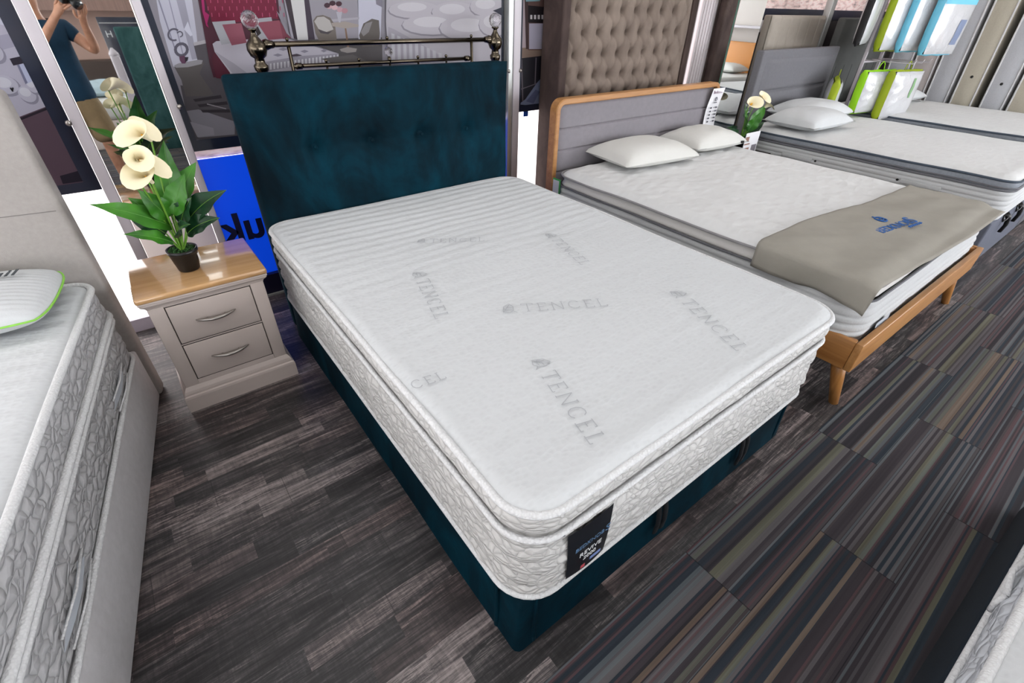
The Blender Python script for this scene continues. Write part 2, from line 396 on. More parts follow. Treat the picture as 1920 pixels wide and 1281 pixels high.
def rope(w, d, r, z, rad, off=0.0, name='piping', m=None, parent=None, flat=1.0, wob=0.0, seg=.05):
    pts = [(x + nx * off, y + ny * off, z + wob * noise.noise(Vector((x * 2.2, y * 2.2, z * 3)))) for x, y, nx, ny, s in rr_path(w, d, r, seg, 8)]
    return MB().tube(pts, rad, 8, closed=True, flat=flat).build(name, m or ROPE, parent)
def top_panel(w, d, r, z, crown, m, parent, wob=.004, name='top_panel', puff=.05):
    mb = MB(True); path = rr_path(w, d, r, .06, 8); n = len(path); vs = []; steps = [0, .012, .03, .06, .1, .17, .28, .42, .6, .68]
    hw, hd = w / 2, d / 2
    for st in steps:
        k = st / .7
        for x, y, nx, ny, s in path:
            X = x * (1 - k * .98) if False else math.copysign(max(0, abs(x) - min(abs(x), st)), x)
            Y = math.copysign(max(0, abs(y) - min(abs(y), st)), y)
            e = min(1, st / puff); zz = z + crown * (1 - (1 - e) ** 2) + wob * e * noise.noise(Vector((X * 3, Y * 3, z)))
            vs.append((X, Y, zz))
    fs = [(k * n + i, k * n + (i + 1) % n, (k + 1) * n + (i + 1) % n, (k + 1) * n + i) for k in range(len(steps) - 1) for i in range(n)]
    mb.put(vs, fs, None, True)
    return mb.build(name, m, parent, fix=True)
def grid_top(w, d, r, z, crown, m, parent, wob=.004, name='top_panel', nx=56, ny=72, dimp=None, puff=.045):
    """padded top as a grid squeezed into a rounded rectangle"""
    def fn(u, v):
        x = (u - .5) * w; y = (v - .5) * d
        ex = w / 2 - abs(x); ey = d / 2 - abs(y)
        X, Y = x, y
        if ex < r and ey < r:
            dx, dy = (r - ex) / r, (r - ey) / r; mx = max(dx, dy); L = sqrt(dx * dx + dy * dy)
            if L > 1e-6:
                f = mx / L; X = math.copysign(w / 2 - r + dx * f * r, x); Y = math.copysign(d / 2 - r + dy * f * r, y)
        e = min(ex, ey); k = min(1, e / puff); h = crown * (1 - (1 - k) ** 2)
        zz = z + h + k * wob * noise.noise(Vector((X * 2.5, Y * 2.5, z * 5)))
        if dimp: zz += k * dimp(X, Y)
        return (X, Y, zz)
    # denser near the edge
    def wgt(t): return .5 - .5 * math.copysign(abs(1 - 2 * t) ** .8, 1 - 2 * t)
    return MB(True).grid(nx, ny, lambda u, v: fn(wgt(u), wgt(v)), None).build(name, m, parent)
def stroke(mb, pts, wd, zf, n=1):
    """thin flat ribbon lying on a surface z = zf(x, y)"""
    for a, b in zip(pts[:-1], pts[1:]):
        A = Vector((a[0], a[1])); B = Vector((b[0], b[1])); d = B - A
        if d.length < 1e-6: continue
        d.normalize(); nrm = Vector((-d.y, d.x)) * wd / 2
        q = [A + nrm, B + nrm, B - nrm, A - nrm]
        mb.poly([(p.x, p.y, zf(p.x, p.y)) for p in q])
GLY = {  # thin serif letters on a 0..1 high cell
 'T': (.8, [[(.4, 0), (.4, 1)], [(0, .86), (0, 1), (.8, 1), (.8, .86)], [(.28, 0), (.52, 0)]]),
 'E': (.7, [[(.12, 0), (.12, 1)], [(0, 1), (.62, 1), (.62, .86)], [(.12, .52), (.46, .52)], [(0, 0), (.66, 0), (.66, .16)]]),
 'N': (.9, [[(.1, 0), (.1, 1), (.78, 0), (.78, 1)], [(0, 0), (.2, 0)], [(.68, 1), (.9, 1)]]),
 'C': (.85, [[(.76, .8), (.62, .97), (.42, 1), (.2, .9), (.06, .66), (.06, .34), (.2, .1), (.42, 0), (.62, .04), (.78, .2)]]),
 'L': (.66, [[(.12, 0), (.12, 1)], [(0, 1), (.26, 1)], [(0, 0), (.6, 0), (.6, .18)]]),
 '.': (.1, [[(.0, .9), (.06, .96), (.12, .9), (.06, .84), (.0, .9)]]),
 'leaf': (1.05, [[(.0, .1), (.1, .75), (.5, 1.1), (.75, .7), (.7, .2), (.45, -.05), (.2, .02), (0, .1)], [(0, .0), (.55, 1.05)], [(.18, .3), (.62, .3)], [(.3, .55), (.7, .6)], [(.1, .3), (.12, .6)], [(.7, .15), (.95, -.05)]]),
}
def stitched_word(word, org, dr, h, wd, zf, parent, m=None, name='stitched_lettering'):
    mb = MB(); d = Vector(dr).normalized(); u = Vector((-d.y, d.x)); x = 0
    for ch in word:
        adv, st = GLY[ch]
        for pl in st:
            stroke(mb, [(org[0] + d.x * (x + p[0] * h) + u.x * p[1] * h, org[1] + d.y * (x + p[0] * h) + u.y * p[1] * h) for p in pl], wd, zf)
        x += (adv + .28) * h
    return mb.build(name, m or GREYTXT, parent, fix=False)
def text_obj(name, body, size, mtx, m, parent=None, extr=.0006, ax='CENTER', sx=1.0, off=0.0):
    c = bpy.data.curves.new('tmp', 'FONT'); c.body = body; c.size = size; c.extrude = extr; c.align_x = ax; c.align_y = 'CENTER'; c.offset = off
    t = bpy.data.objects.new('tmp', c); COL.objects.link(t)
    dg = bpy.context.evaluated_depsgraph_get(); me = bpy.data.meshes.new_from_object(t.evaluated_get(dg))
    bpy.data.objects.remove(t); bpy.data.curves.remove(c)
    me.transform(mtx @ Matrix.Diagonal((sx, 1, 1, 1))); me.materials.clear(); me.materials.append(m); me.name = name
    return new_obj(name, me, parent)
def frame(o, xa, ya):
    """matrix whose text runs along xa with up ya, at point o"""
    xa = Vector(xa).normalized(); ya = Vector(ya).normalized(); za = xa.cross(ya)
    return Matrix(((xa.x, ya.x, za.x, o[0]), (xa.y, ya.y, za.y, o[1]), (xa.z, ya.z, za.z, o[2]), (0, 0, 0, 1)))
def pillow(mb, w, d, h, p=3.0, q=.52, pinch=.035, seed=0, n=28, flat=.35):
    """a stuffed pillow lying flat, base near z = 0"""
    def fn(sgn):
        def g(u, v):
            a = 2 * u - 1; b = 2 * v - 1
            f = max(0, 1 - abs(a) ** p) ** q * max(0, 1 - abs(b) ** p) ** q
            cr = (abs(a) * abs(b)) ** 3
            X = a * w / 2 * (1 - pinch * (1 - abs(b) ** 2) * abs(a) ** 4 + .03 * cr); Y = b * d / 2 * (1 - pinch * (1 - abs(a) ** 2) * abs(b) ** 4 + .03 * cr)
            wr = noise.noise(Vector((a * 2.5 + seed, b * 2.5, seed))) * .008 * f
            zc = h * flat
            return (X, Y, zc + (h * (1 - flat) * f + wr if sgn > 0 else -h * flat * f))
        return g
    mb.grid(n, n, fn(1)); mb.grid(n, n, fn(-1)); return mb

# ------------------------------------------------------------------ the room
FLOOR = MB().box(-4.2, 9.2, -7.0, 2.72, -.08, 0).build('floor', make_floor_mat()); tag(FLOOR, kind='structure')
CARPET = MB().box(-4.18, 9.18, -6.2, -.12, .0005, .005).build('carpet', make_carpet_mat())
tag(CARPET, 'dark grey aisle carpet with thin olive, peach and teal stripes', 'carpet')
WALLM = mat('shop_wall_paint', (206, 200, 194), .85)
tag(MB().box(-4.2, 9.2, -7.1, -7.0, 0, CEIL).build('wall_front', WALLM), kind='structure')
tag(MB().box(-4.3, -4.2, -7.1, 2.8, 0, CEIL).build('wall_left', WALLM), kind='structure')
tag(MB().box(9.2, 9.3, -7.1, 2.8, 0, CEIL).build('wall_right', WALLM), kind='structure')
tag(MB().box(-4.3, 9.3, -7.1, 2.8, CEIL, CEIL + .08).build('ceiling', mat('ceiling_tiles', (225, 224, 222), .9)), kind='structure')
# shop front glazing behind the display wall
FROST = mat('glowing_frosted_glass', (250, 250, 252), .3, emit=(255, 250, 248), estr=1.05); FROSTB = mat('bright_frosted_glass', (250, 250, 252), .3, emit=(255, 248, 247), estr=2.3)
STREET = NT('street_seen_through_glass')
_x, _y, _z = STREET.sep(STREET.coords())
_n = STREET.noise(STREET.comb(STREET.math('MULTIPLY', _x, 9.0), 0.0, STREET.math('MULTIPLY', _z, 30.0)), 1.0, 3)
_c = STREET.ramp(_n, [(.25, lin((120, 104, 104))), (.45, lin((196, 172, 168))), (.6, lin((222, 200, 196))), (.8, lin((150, 128, 122)))])
STREET.link(_c, STREET.b.inputs['Base Color']); STREET.link(_c, STREET.b.inputs['Emission Color']); STREET.b.inputs['Emission Strength'].default_value = .55
def pane(name, x0, x1, z0, z1, m, y=2.66): return tag(MB().box(x0, x1, y, y + .02, z0, z1).build(name, m), kind='structure')
pane('window_1', -4.2, -.16, .0, CEIL, FROSTB)
pane('window_2', -.16, 1.94, .0, .86, FROSTB)
pane('window_3', -.16, 1.94, .86, 1.6, STREET.m)
pane('window_4', 1.94, 4.45, .0, CEIL, FROSTB)
pane('window_5', 4.45, 9.2, 1.5, CEIL, STREET.m); pane('wall_back', 4.45, 9.2, .0, 1.5, mat('grey_back_wall', (112, 110, 112), .8))
pane('window_6', -.16, 1.94, 1.6, CEIL, FROST)
tag(MB().box(1.9, 8.5, -6.99, -6.96, .6, 2.78).build('added_glow_pane_1', FROST), kind='structure')  # four added glowing panes, front, left and right, invented to back the fill lamps
tag(MB().box(-4.15, -1.9, -6.99, -6.96, .6, 2.78).build('added_glow_pane_2', FROST), kind='structure')
tag(MB().box(-4.19, -4.16, -5.4, 2.2, .6, 2.78).build('added_glow_pane_3', FROST), kind='structure')
tag(MB().box(9.16, 9.19, -6.8, -4.1, .5, 2.78).build('added_glow_pane_4', FROST), kind='structure')
tag(MB().box(-4.2, -.16, 2.6, 2.66, 0, .075).build('baseboard_back', mat('pale_marble_skirting', (206, 200, 214), .4, var=.08, vscale=9)), kind='structure')
tag(MB().box(-.15, 1.88, 2.6, 2.66, .012, .14).build('trim_1', mat('dark_navy_skirting', (24, 22, 48), .4)), kind='structure')
tag(MB().box(-.15, 1.88, 2.585, 2.6, 0, .012).build('trim_2', ALU), kind='structure')
# display uprights
def upright(name, x0, x1, y0=2.58, y1=2.65, m=WPAINT, z0=0.0):
    o = MB().box(x0, x1, y0, y1, z0, CEIL, bev=.004).build(name, m)
    return tag(o, kind='structure')
upright('trim_3', -.592, -.545); upright('trim_4', -.193, -.158)
upright('trim_5', 1.885, 1.925, m=ALU); upright('trim_6', 1.929, 1.99, m=WPAINT)
upright('trim_7', 5.93, 6.02, 2.33, 2.4, ALU)
STUD = MB(True).lathe([(.002, 0), (.012, .002), (.014, .008), (.009, .014), (.003, .016)], 12)
def stud(x, z, y=2.58):
    o = MB(True); o.lathe([(.011, 0), (.013, .006), (.008, .012), (.002, .014)], 12); o.v = [(p[0], -p[2], p[1]) for p in o.v]
    t = o.build('screw_cap', CHROME, None, (x, y, z)); return t
sc_ = [(-.6, 1.1, 'small round metal fixing on the left edge post of the mirror'), (-.152, 1.13, 'small round metal fixing between mirror and bedroom poster'), (1.885, 1.19, 'small round metal fixing on silver post beside teal headboard'), (1.992, 1.19, 'small round metal fixing on the right side of the silver post')]
for x, z, lb in sc_: tag(stud(x, z, 2.58), lb, 'fixing')

# mirror that shows the photographer
mir = thing('wall_mirror', 'tall narrow wall mirror reflecting the photographer in a navy t-shirt', 'mirror', (-.37, 2.60, .385))
GL = NT('silvered_mirror_glass'); GL.b.inputs['Base Color'].default_value = (.86, .88, .87, 1); GL.b.inputs['Metallic'].default_value = 1; GL.b.inputs['Roughness'].default_value = .015; MATS['mirror'] = GL.m
g = MB().box(-.172, .172, -.006, 0, .0, 2.3).build('mirror_glass', GL.m, mir); g.rotation_euler = (-.0164, 0, -.00965)
g2 = MB().box(-.172, .172, .046, .056, -.02, 2.4).build('backing_board', mat('mdf_backing', (150, 120, 84), .7), mir)
MB().box(-.178, .178, -.012, .012, -.03, -.005, bev=.003).build('bottom_ledge', mat('gold_wood_ledge', (158, 128, 80), .4), mir)

# ---- posters: flat prints in navy frames on the glazing (y = 2.64)
PY = 2.635
def W(px, py, y=PY):
    d = Vector((px - 960, py - 640.5, FPX)); v = Vector((sum(RW[k][i] * d[k] for k in range(3)) for i in range(3)))
    t = (y - CAM.y) / v.y; p = CAM + v * t
    return (p.x, p.z)
PCOL = {}
def pc(c):
    if c not in PCOL: PCOL[c] = mat('poster_ink_%02x%02x%02x' % c, tuple(q * .88 for q in c), .5, srgb=True, spec=.25)
    return PCOL[c]
class Poster:
    def __init__(s, name, label, x0, x1, z0, z1, border, bg):
        s.t = thing(name, label, 'poster', ((x0 + x1) / 2, PY, z0)); s.o = Vector(((x0 + x1) / 2, PY, z0)); s.k = 0; s.mb = MB()
        s.lim = (x0 + border[0], x1 - border[1], z0 + border[2], z1 - border[3])
        MB().box(x0 - s.o.x, x1 - s.o.x, 0, .02, 0, z1 - z0).build('navy_board', NAVY, s.t)
        a = s.lim; s.rect(a[0], a[1], a[2], a[3], bg)
    def rect(s, x0, x1, z0, z1, c): s.world([(x0, z0), (x1, z0), (x1, z1), (x0, z1)], c)
    def world(s, pts, c):
        # clip to the picture area
        def clip(P, ax, v, keep_gt):
            out = []
            for i in range(len(P)):
                a, b = P[i], P[(i + 1) % len(P)]; ia = (a[ax] >= v) == keep_gt or a[ax] == v; ib = (b[ax] >= v) == keep_gt or b[ax] == v
                if ia: out.append(a)
                if ia != ib:
                    t = (v - a[ax]) / (b[ax] - a[ax]); out.append((a[0] + t * (b[0] - a[0]), a[1] + t * (b[1] - a[1])))
            return out
        P = clip(clip(clip(clip(pts, 0, s.lim[0], True), 0, s.lim[1], False), 1, s.lim[2], True), 1, s.lim[3], False)
        if len(P) < 3: return
        s.k += 1; y = -.0006 - .00006 * s.k
        s.mb.poly([(p[0] - s.o.x, y, p[1] - s.o.z) for p in P], pc(c))
    def px(s, pts, c): s.world([W(*p) for p in pts], c)
    def ell(s, cx, cy, rx, ry, c, rot=0, n=20):
        """ellipse given in picture metres"""
        s.world([(cx + rx * cos(2 * pi * i / n) * cos(rot) - ry * sin(2 * pi * i / n) * sin(rot), cy + rx * cos(2 * pi * i / n) * sin(rot) + ry * sin(2 * pi * i / n) * cos(rot)) for i in range(n)], c)
    def done(s): s.mb.build('printed_picture', None, s.t, fix=False); return s.t

p1 = Poster('wall_poster', 'navy framed poster of a tufted mattress on a plum base, behind the grey headboard', -1.9, -.597, .785, 2.75, (.06, .058, .045, .06), (168, 166, 182))
p1.px([(-40, 238), (35, 219.6), (99, 195), (170, 338), (160, 345), (0, 400)], (84, 66, 78))
p1.px([(-40, 241), (35, 222), (99, 197), (101, 201), (36, 227), (-40, 246)], (30, 22, 34))
p1.px([(112, 330), (162, 316), (168, 338), (118, 345)], (30, 24, 38))
p1.px([(-20, 70), (60, 55), (75, 75), (-20, 100)], (150, 148, 166))
p1.px([(-20, 20), (40, 40), (50, 60), (-20, 40)], (186, 186, 205))
for (cx, cy, rx, ry) in ((-.745, 1.25, .045, .04), (-.69, 1.21, .03, .035), (-.8, 1.24, .03, .045), (-.73, 1.37, .035, .04), (-.8, 1.36, .04, .04), (-.66, 1.24, .02, .03)):
    p1.ell(cx, cy, rx, ry, (132, 130, 146)); p1.ell(cx - .003, cy + .006, rx * .93, ry * .9, (172, 171, 186)); p1.ell(cx - .006, cy + .014, rx * .6, ry * .5, (190, 190, 202))
p1.px([(18, 110), (50, 103), (60, 115), (25, 123)], (36, 30, 44)); p1.px([(32, 122), (64, 114), (78, 145), (48, 158)], (168, 174, 200))
p1.px([(32, 122), (36, 121), (52, 155), (48, 158)], (110, 112, 136))
p1.px([(18, 165), (21, 164), (26, 171), (23, 172)], (20, 18, 26)); p1.px([(21, 168), (24, 163), (26, 166), (24, 172)], (20, 18, 26))
p1.done()

p2 = Poster('wall_poster', 'large navy framed bedroom poster with a maroon headboard, behind the teal bed', -.155, 1.882, .905, 2.75, (.03, .03, .055, .06), (146, 142, 152))
# window drapes at left, wall, skirting
p2.px([(283, -60), (352, -60), (368, 60), (374, 115), (325, 125), (300, 40)], (192, 192, 208))
p2.px([(296, 0), (299, 0), (332, 100), (330, 101)], (140, 140, 158)); p2.px([(316, 0), (318, 0), (345, 105), (343, 106)], (150, 150, 168))
p2.px([(328, -10), (344, -10), (370, 110), (360, 112)], (158, 157, 172)); p2.px([(352, 40), (361, 66), (357, 68), (345, 55)], (205, 206, 222))
p2.px([(362, 80), (384, 76), (420, 140), (445, 255), (365, 258), (350, 170), (372, 120)], (84, 80, 86))
p2.px([(338, 160), (400, 165), (460, 150), (470, 262), (360, 262)], (84, 80, 86))
p2.px([(350, 208), (372, 205), (440, 228), (440, 252), (372, 258)], (134, 132, 142)); p2.px([(356, 228), (400, 240), (402, 253), (370, 257)], (150, 148, 158))
for a in ((362, 186, 414, 178), (370, 196, 425, 190), (376, 206, 430, 205)): p2.px([(a[0], a[1]), (a[2], a[3]), (a[2] + 2, a[3] + 6), (a[0] + 4, a[1] + 5)], (52, 48, 54))
p2.px([(388, 194), (424, 203), (424, 205), (388, 196)], (150, 146, 152)); p2.px([(388, 74), (392, 80), (364, 86), (362, 80)], (176, 172, 178))
# drum table with sculpture
p2.px([(327, 126), (380, 115), (382, 120), (374, 138), (400, 176), (392, 180), (348, 181), (340, 150)], (92, 88, 88))
p2.px([(326, 123), (334, 119), (372, 112), (380, 113), (378, 120), (352, 126), (330, 127)], (150, 148, 154))
def ringp(P, cx, cy, r0, r1, c, a0=0, a1=2 * pi, n=14, sy=1.0):
    for i in range(n):
        a = a0 + (a1 - a0) * i / n; b = a0 + (a1 - a0) * (i + 1) / n
        P.px([(cx + r0 * cos(a), cy + r0 * sin(a) * sy), (cx + r1 * cos(a), cy + r1 * sin(a) * sy), (cx + r1 * cos(b), cy + r1 * sin(b) * sy), (cx + r0 * cos(b), cy + r0 * sin(b) * sy)], c)
ringp(p2, 340, 93, 8.5, 14, (92, 90, 104)); ringp(p2, 326, 65, 9, 12.5, (98, 96, 110), pi * .35, pi * 1.75); ringp(p2, 337, 64, 4, 6, (98, 96, 110), -pi * .9, pi * .5)
p2.px([(336, 106), (345, 104), (351, 112), (347, 119), (341, 119), (337, 113)], (96, 62, 86)); p2.px([(346, 107), (353, 107), (351, 114), (347, 116)], (40, 34, 44))
# maroon headboard and bed
p2.px([(366, -30), (518, -30), (524, 30), (540, 130), (400, 145), (393, 120)], (70, 30, 46))
p2.px([(376, -30), (512, -30), (522, 36), (505, 34), (440, 42), (397, 41)], (112, 22, 52))
for r_, y_ in enumerate((-24, 2, 16, 28)):
    for k in range(11):
        x_ = 386 + k * 13.5 + (r_ % 2) * 6 + r_ * 1.2
        p2.px([(x_, y_ - 4), (x_ + 1.6, y_ - 4), (x_ + 2.4, y_ + 3), (x_ + .9, y_ + 4)], (170, 70, 104))
p2.px([(376, -10), (381, -10), (384, 22), (392, 28), (388, 44), (391, 52), (386, 48), (383, 36), (379, 22)], (158, 34, 96))
p2.px([(398, 82), (405, 77), (530, 70), (634, 100), (634, 138), (430, 150), (402, 97)], (182, 178, 190))
p2.px([(402, 97), (430, 135), (436, 150), (405, 146), (396, 110)], (78, 26, 44))
p2.px([(402, 96), (436, 138), (440, 145), (470, 142), (440, 120)], (160, 157, 168))
p2.px([(397, 41), (440, 38), (448, 78), (415, 84)], (164, 165, 172)); p2.px([(470, 36), (508, 32), (516, 70), (480, 76)], (164, 165, 172))
p2.px([(416, 46), (452, 43), (462, 80), (434, 85)], (140, 78, 94)); p2.px([(481, 42), (523, 38), (545, 71), (503, 75)], (140, 72, 88))
p2.px([(523, 38), (545, 71), (530, 73)], (122, 58, 74)); p2.px([(472, 40), (478, 40), (489, 62), (482, 68)], (40, 30, 34))
p2.px([(488, 117), (560, 105), (634, 100), (633, 114), (560, 122), (490, 136)], (150, 146, 158))
for k in range(22):
    x_ = 492 + k * 6.6; y_ = 130 - k * .9; p2.px([(x_, y_ - 9), (x_ + 3, y_ - 9.5), (x_ + 3.4, y_ + 2), (x_ + .3, y_ + 2)], (206, 204, 212))
for (x_, y_, w_) in ((530, 92, 9), (570, 96, 8), (555, 103, 10), (606, 95, 6), (520, 103, 9)): p2.px([(x_ - w_, y_), (x_, y_ - 3), (x_ + w_, y_), (x_, y_ + 3)], (134, 130, 144))
p2.px([(540, 103), (556, 101), (566, 104), (548, 106)], (66, 54, 66))
# window, curtains, wall, dark floor
p2.px([(526, -30), (540, -30), (566, 75), (545, 72)], (158, 154, 166)); p2.px([(517, 20), (526, 30), (545, 71), (536, 62)], (140, 136, 148))
p2.px([(527, -30), (539, -30), (557, 74), (550, 72)], (54, 44, 52)); p2.px([(539, -30), (566, -30), (578, 74), (557, 75)], (206, 205, 206))
p2.px([(566, -30), (574, -30), (592, 78), (577, 76)], (62, 52, 66)); p2.px([(574, -30), (668, -30), (672, 80), (590, 78)], (150, 146, 156))
p2.px([(576, 74), (715, 70), (716, 132), (634, 134), (634, 100), (590, 84)], (80, 76, 78))
p2.px([(600, 110), (660, 102), (700, 120), (660, 132)], (96, 92, 92)); p2.px([(670, -30), (716, -30), (712, 74), (671, 73)], (190, 190, 206))
p2.px([(700, -30), (716, -30), (716, 14), (704, 8)], (124, 120, 134)); p2.px([(598, 38), (672, 32), (672, 36), (598, 43)], (168, 164, 174))
# shell chairs and table
p2.px([(586, 38), (592, 30), (604, 28), (618, 33), (627, 47), (630, 72), (628, 84), (600, 82), (590, 62)], (112, 104, 98))
p2.px([(588, 40), (594, 32), (606, 31), (617, 38), (624, 55), (610, 60), (596, 54)], (178, 174, 172)); p2.px([(595, 55), (612, 60), (622, 58), (614, 64), (600, 62)], (72, 66, 72))
p2.px([(672, 66), (680, 44), (696, 35), (709, 38), (711, 62), (709, 86), (678, 88)], (94, 88, 84)); p2.px([(675, 60), (684, 44), (697, 40), (690, 60), (680, 68)], (132, 128, 130))
p2.px([(620, 43), (646, 40), (671, 46), (671, 50), (645, 53), (622, 49)], (160, 150, 144)); p2.px([(645, 53), (648, 53), (654, 92), (650, 92)], (130, 104, 86))
p2.px([(636, 92), (650, 88), (668, 91), (666, 97), (650, 99), (638, 96)], (150, 144, 142))
p2.px([(629, 22), (640, 22), (637, 42), (634, 42)], (176, 174, 186)); 
for (x_, y_, c_) in ((616, 12, (196, 158, 164)), (626, 14, (206, 170, 176)), (636, 18, (190, 150, 160)), (645, 20, (176, 128, 140)), (622, 6, (60, 30, 42)), (634, 7, (66, 34, 46)), (612, 10, (64, 40, 50))):
    p2.px([(x_ + 6 * cos(a * pi / 4), y_ + 5 * sin(a * pi / 4)) for a in range(8)], c_)
# mattress close-up at right
p2.px([(724, -40), (940, -40), (940, 118), (728, 120), (722, 40)], (176, 172, 180))
for (x_, y_, rx, ry) in ((775, 18, 50, 17), (850, 22, 44, 20), (912, 12, 34, 20), (810, 46, 60, 20), (880, 52, 60, 26), (925, 45, 30, 24)):
    p2.px([(x_ + rx * cos(a * pi / 8), y_ + 2 + ry * sin(a * pi / 8)) for a in range(16)], (140, 136, 146))
    p2.px([(x_ + rx * .96 * cos(a * pi / 8), y_ + ry * .94 * sin(a * pi / 8)) for a in range(16)], (182, 178, 186))
    p2.px([(x_ - 4 + rx * .55 * cos(a * pi / 8), y_ - 5 + ry * .5 * sin(a * pi / 8)) for a in range(16)], (198, 195, 202))
p2.px([(726, 50), (738, 55), (780, 78), (830, 108), (830, 118), (728, 118)], (160, 156, 166))
for k in range(9): p2.px([(732 + k * 11, 62 + k * 4.5), (738 + k * 11, 64 + k * 4.5), (739 + k * 11, 112), (733 + k * 11, 112)], (188, 185, 194))
p2.px([(922, 20), (940, 13), (940, 30), (930, 24)], (32, 34, 52))
p2.done()

p3 = Poster('wall_poster', 'slim navy framed poster of a black stitched headboard, right of the silver post', 1.995, 3.1, .905, 2.75, (.05, .04, .045, .06), (176, 160, 166))
p3.px([(972, 90), (1024, 88), (1024, 105), (972, 112)], (132, 112, 100)); p3.px([(986, -40), (1030, -40), (1026, 94), (990, 94)], (92, 70, 66))
p3.px([(992, 44), (1030, 44), (1030, 92), (992, 92)], (176, 172, 190)); p3.px([(990, 10), (1030, 14), (1030, 44), (990, 42)], (30, 24, 28))
for k in range(4): p3.px([(994 + k * 7, 28), (998 + k * 7, 28), (998 + k * 7, 36), (994 + k * 7, 36)], (206, 200, 204))
p3.px([(983, -10), (990, -10), (990, 92), (986, 92)], (66, 48, 48)); p3.px([(984, -10), (1014, -10), (1012, 2), (986, 3)], (120, 160, 172))
p3.px([(970, 110), (1030, 103), (1030, 210), (970, 200)], (28, 26, 34))
for q in ([(977, 112), (979, 112), (981, 190), (979, 190)], [(1004, 108), (1006, 108), (1004, 158), (1002, 158)], [(972, 168), (1022, 150), (1022, 152), (972, 170)]): p3.px(q, (96, 90, 98))
p3.px([(972, 196), (985, 186), (1006, 156), (1020, 140), (1024, 195), (1000, 198)], (112, 120, 146)); p3.px([(986, 190), (1004, 168), (1012, 172), (1000, 194)], (86, 92, 122))
p3.done()

# blue vinyl panel with reversed lettering, seen from inside the shop
bl = thing('window_graphic', 'bright blue window vinyl with reversed dark letters beside the teal bed', 'sign', (.5, 2.64, .14))
MB().box(-.655, 1.38, -.004, .012, 0, .72).build('blue_vinyl', mat('blue_vinyl_film', (10, 72, 220), .35, emit=(8, 72, 232), estr=.5), bl)
BLK = mat('dark_blue_letters', (8, 16, 64), .5)
def refl_text(body, size, x, z, parent, m, y=-.008):
    mt = Matrix(((-1, 0, 0, x), (0, 0, 1, y), (0, 1, 0, z), (0, 0, 0, 1)))
    return text_obj('reversed_lettering', body, size, mt, m, parent, .001, 'LEFT', off=.006)
refl_text('uk', .235, .075 - .5, .455 - .14, bl, BLK)
BLV = mat('blue_letter_vinyl', (18, 70, 160), .5)
l1 = MB(); l1.tube([(.065 * cos(a), 0, .085 * sin(a)) for a in [2 * pi * i / 20 for i in range(20)]], .018, 6, closed=True, flat=.2)
tag(l1.build('vinyl_letter', BLV, None, (2.375, 2.652, .47)), 'blue round vinyl letter on the glowing white window pane', 'sign')
tag(MB().box(-.022, .022, 0, .004, -.05, .05).build('vinyl_letter', BLV, None, (2.345, 2.652, .64)), 'short blue vinyl bar on the white window pane above the round letter', 'sign')
tag(MB().box(-.022, .022, 0, .004, -.02, .02).build('vinyl_letter', BLV, None, (2.115, 2.652, .885)), 'small blue vinyl mark just under the black headboard poster', 'sign')

# ------------------------------------------------------------------ mattresses
def quilt_fn(amp, zr, lam=0, seed=0.0):
    """horizontal scalloped channels with little stitched puckers"""
    def fn(s, t, z):
        a = abs(sin(pi * t * zr)) ** .6
        n = noise.noise(Vector((s * 9, t * zr * 1.3 + seed, 3.1))); n2 = noise.noise(Vector((s * 26, t * zr * 2.2, seed + 9)))
        return amp * (a - .5) + amp * .55 * n * a + amp * .4 * n2 * a
    return fn
# --- main bed -----------------------------------------------------------
bed = thing('upholstered_bed', 'teal velvet bed with a tall buttoned headboard, under the big bare white mattress', 'bed', (.755, 1.02, 0))
bx, by = -.755, -1.02
b = MB(True); path = rr_path(1.5, 2.05, .012, .05, 3)
def sk(s, t, z): return .004 * noise.noise(Vector((s * 2.2, z * 3, 1))) * (1 - t) + .012 * (1 - t) ** 2
shell(b, path, [(.0, 0), (0, .04), (0, .1), (0, .16), (0, .22), (0, .262), (-.01, .272)], sk); b.M = Matrix.Identity(4)
b.put([(x * .99, y * .99, .272) for x, y, *_ in path], [tuple(range(len(path)))], None, False)
b.v = [(v[0] - .005, v[1] - .0, v[2]) for v in b.v]; base = b.build('divan_base', TEAL, bed)
def pleat(x, y, ax):
    q = MB(True); pts = []
    for i in range(9):
        z = .004 + i * .032; pts.append((x, y, z))
    q.tube(pts, [.010 - i * .0007 for i in range(9)], 8); return q.build('corner_pleat', TEAL, bed)
pleat(-.755 + .055, -1.03, 0); pleat(.755 - .06, -1.03, 0); pleat(-.762, -.93, 1)
# pull straps that lift the ottoman
for x_ in (.58, 1.09):
    q = MB(True)
    for dx in (0, .035):
        X = x_ + bx + dx; q.tube([(X, -1.028, .265), (X + .002, -1.045, .2), (X + .006, -1.05, .14), (X + .01, -1.046, .085)], .006, 6, flat=2.2)
    q.build('pull_strap', mat('black_webbing', (10, 14, 20), .8), bed)
hb = MB(True)
TUF = [(.32, .975), (.62, .972), (.915, .97), (1.215, .968)]
def hbf(u, v):
    x = u * 1.51; z = .25 + v * 1.055; d = 0
    for tx, tz in TUF:
        dx, dz = x - tx, z - tz; r2 = (dx * dx + dz * dz) / .0022; d += .036 * math.exp(-r2) + .018 * math.exp(-r2 / 9)
        d += .006 * math.exp(-(dz / .012) ** 2) * math.exp(-abs(dx) / .14)
    e = min(x, 1.51 - x, 1.305 - z); d += .03 * max(0, 1 - e / .035) ** 2.2
    d += .012 * noise.noise(Vector((x * 2.3, z * 2.3, 4))) + .006 * noise.noise(Vector((x * 9, z * 5, 4))) * (1.5 if z < 1.05 else .6)
    return (x + bx, 2.085 + by + d - .012, z)
hb.grid(96, 72, hbf)
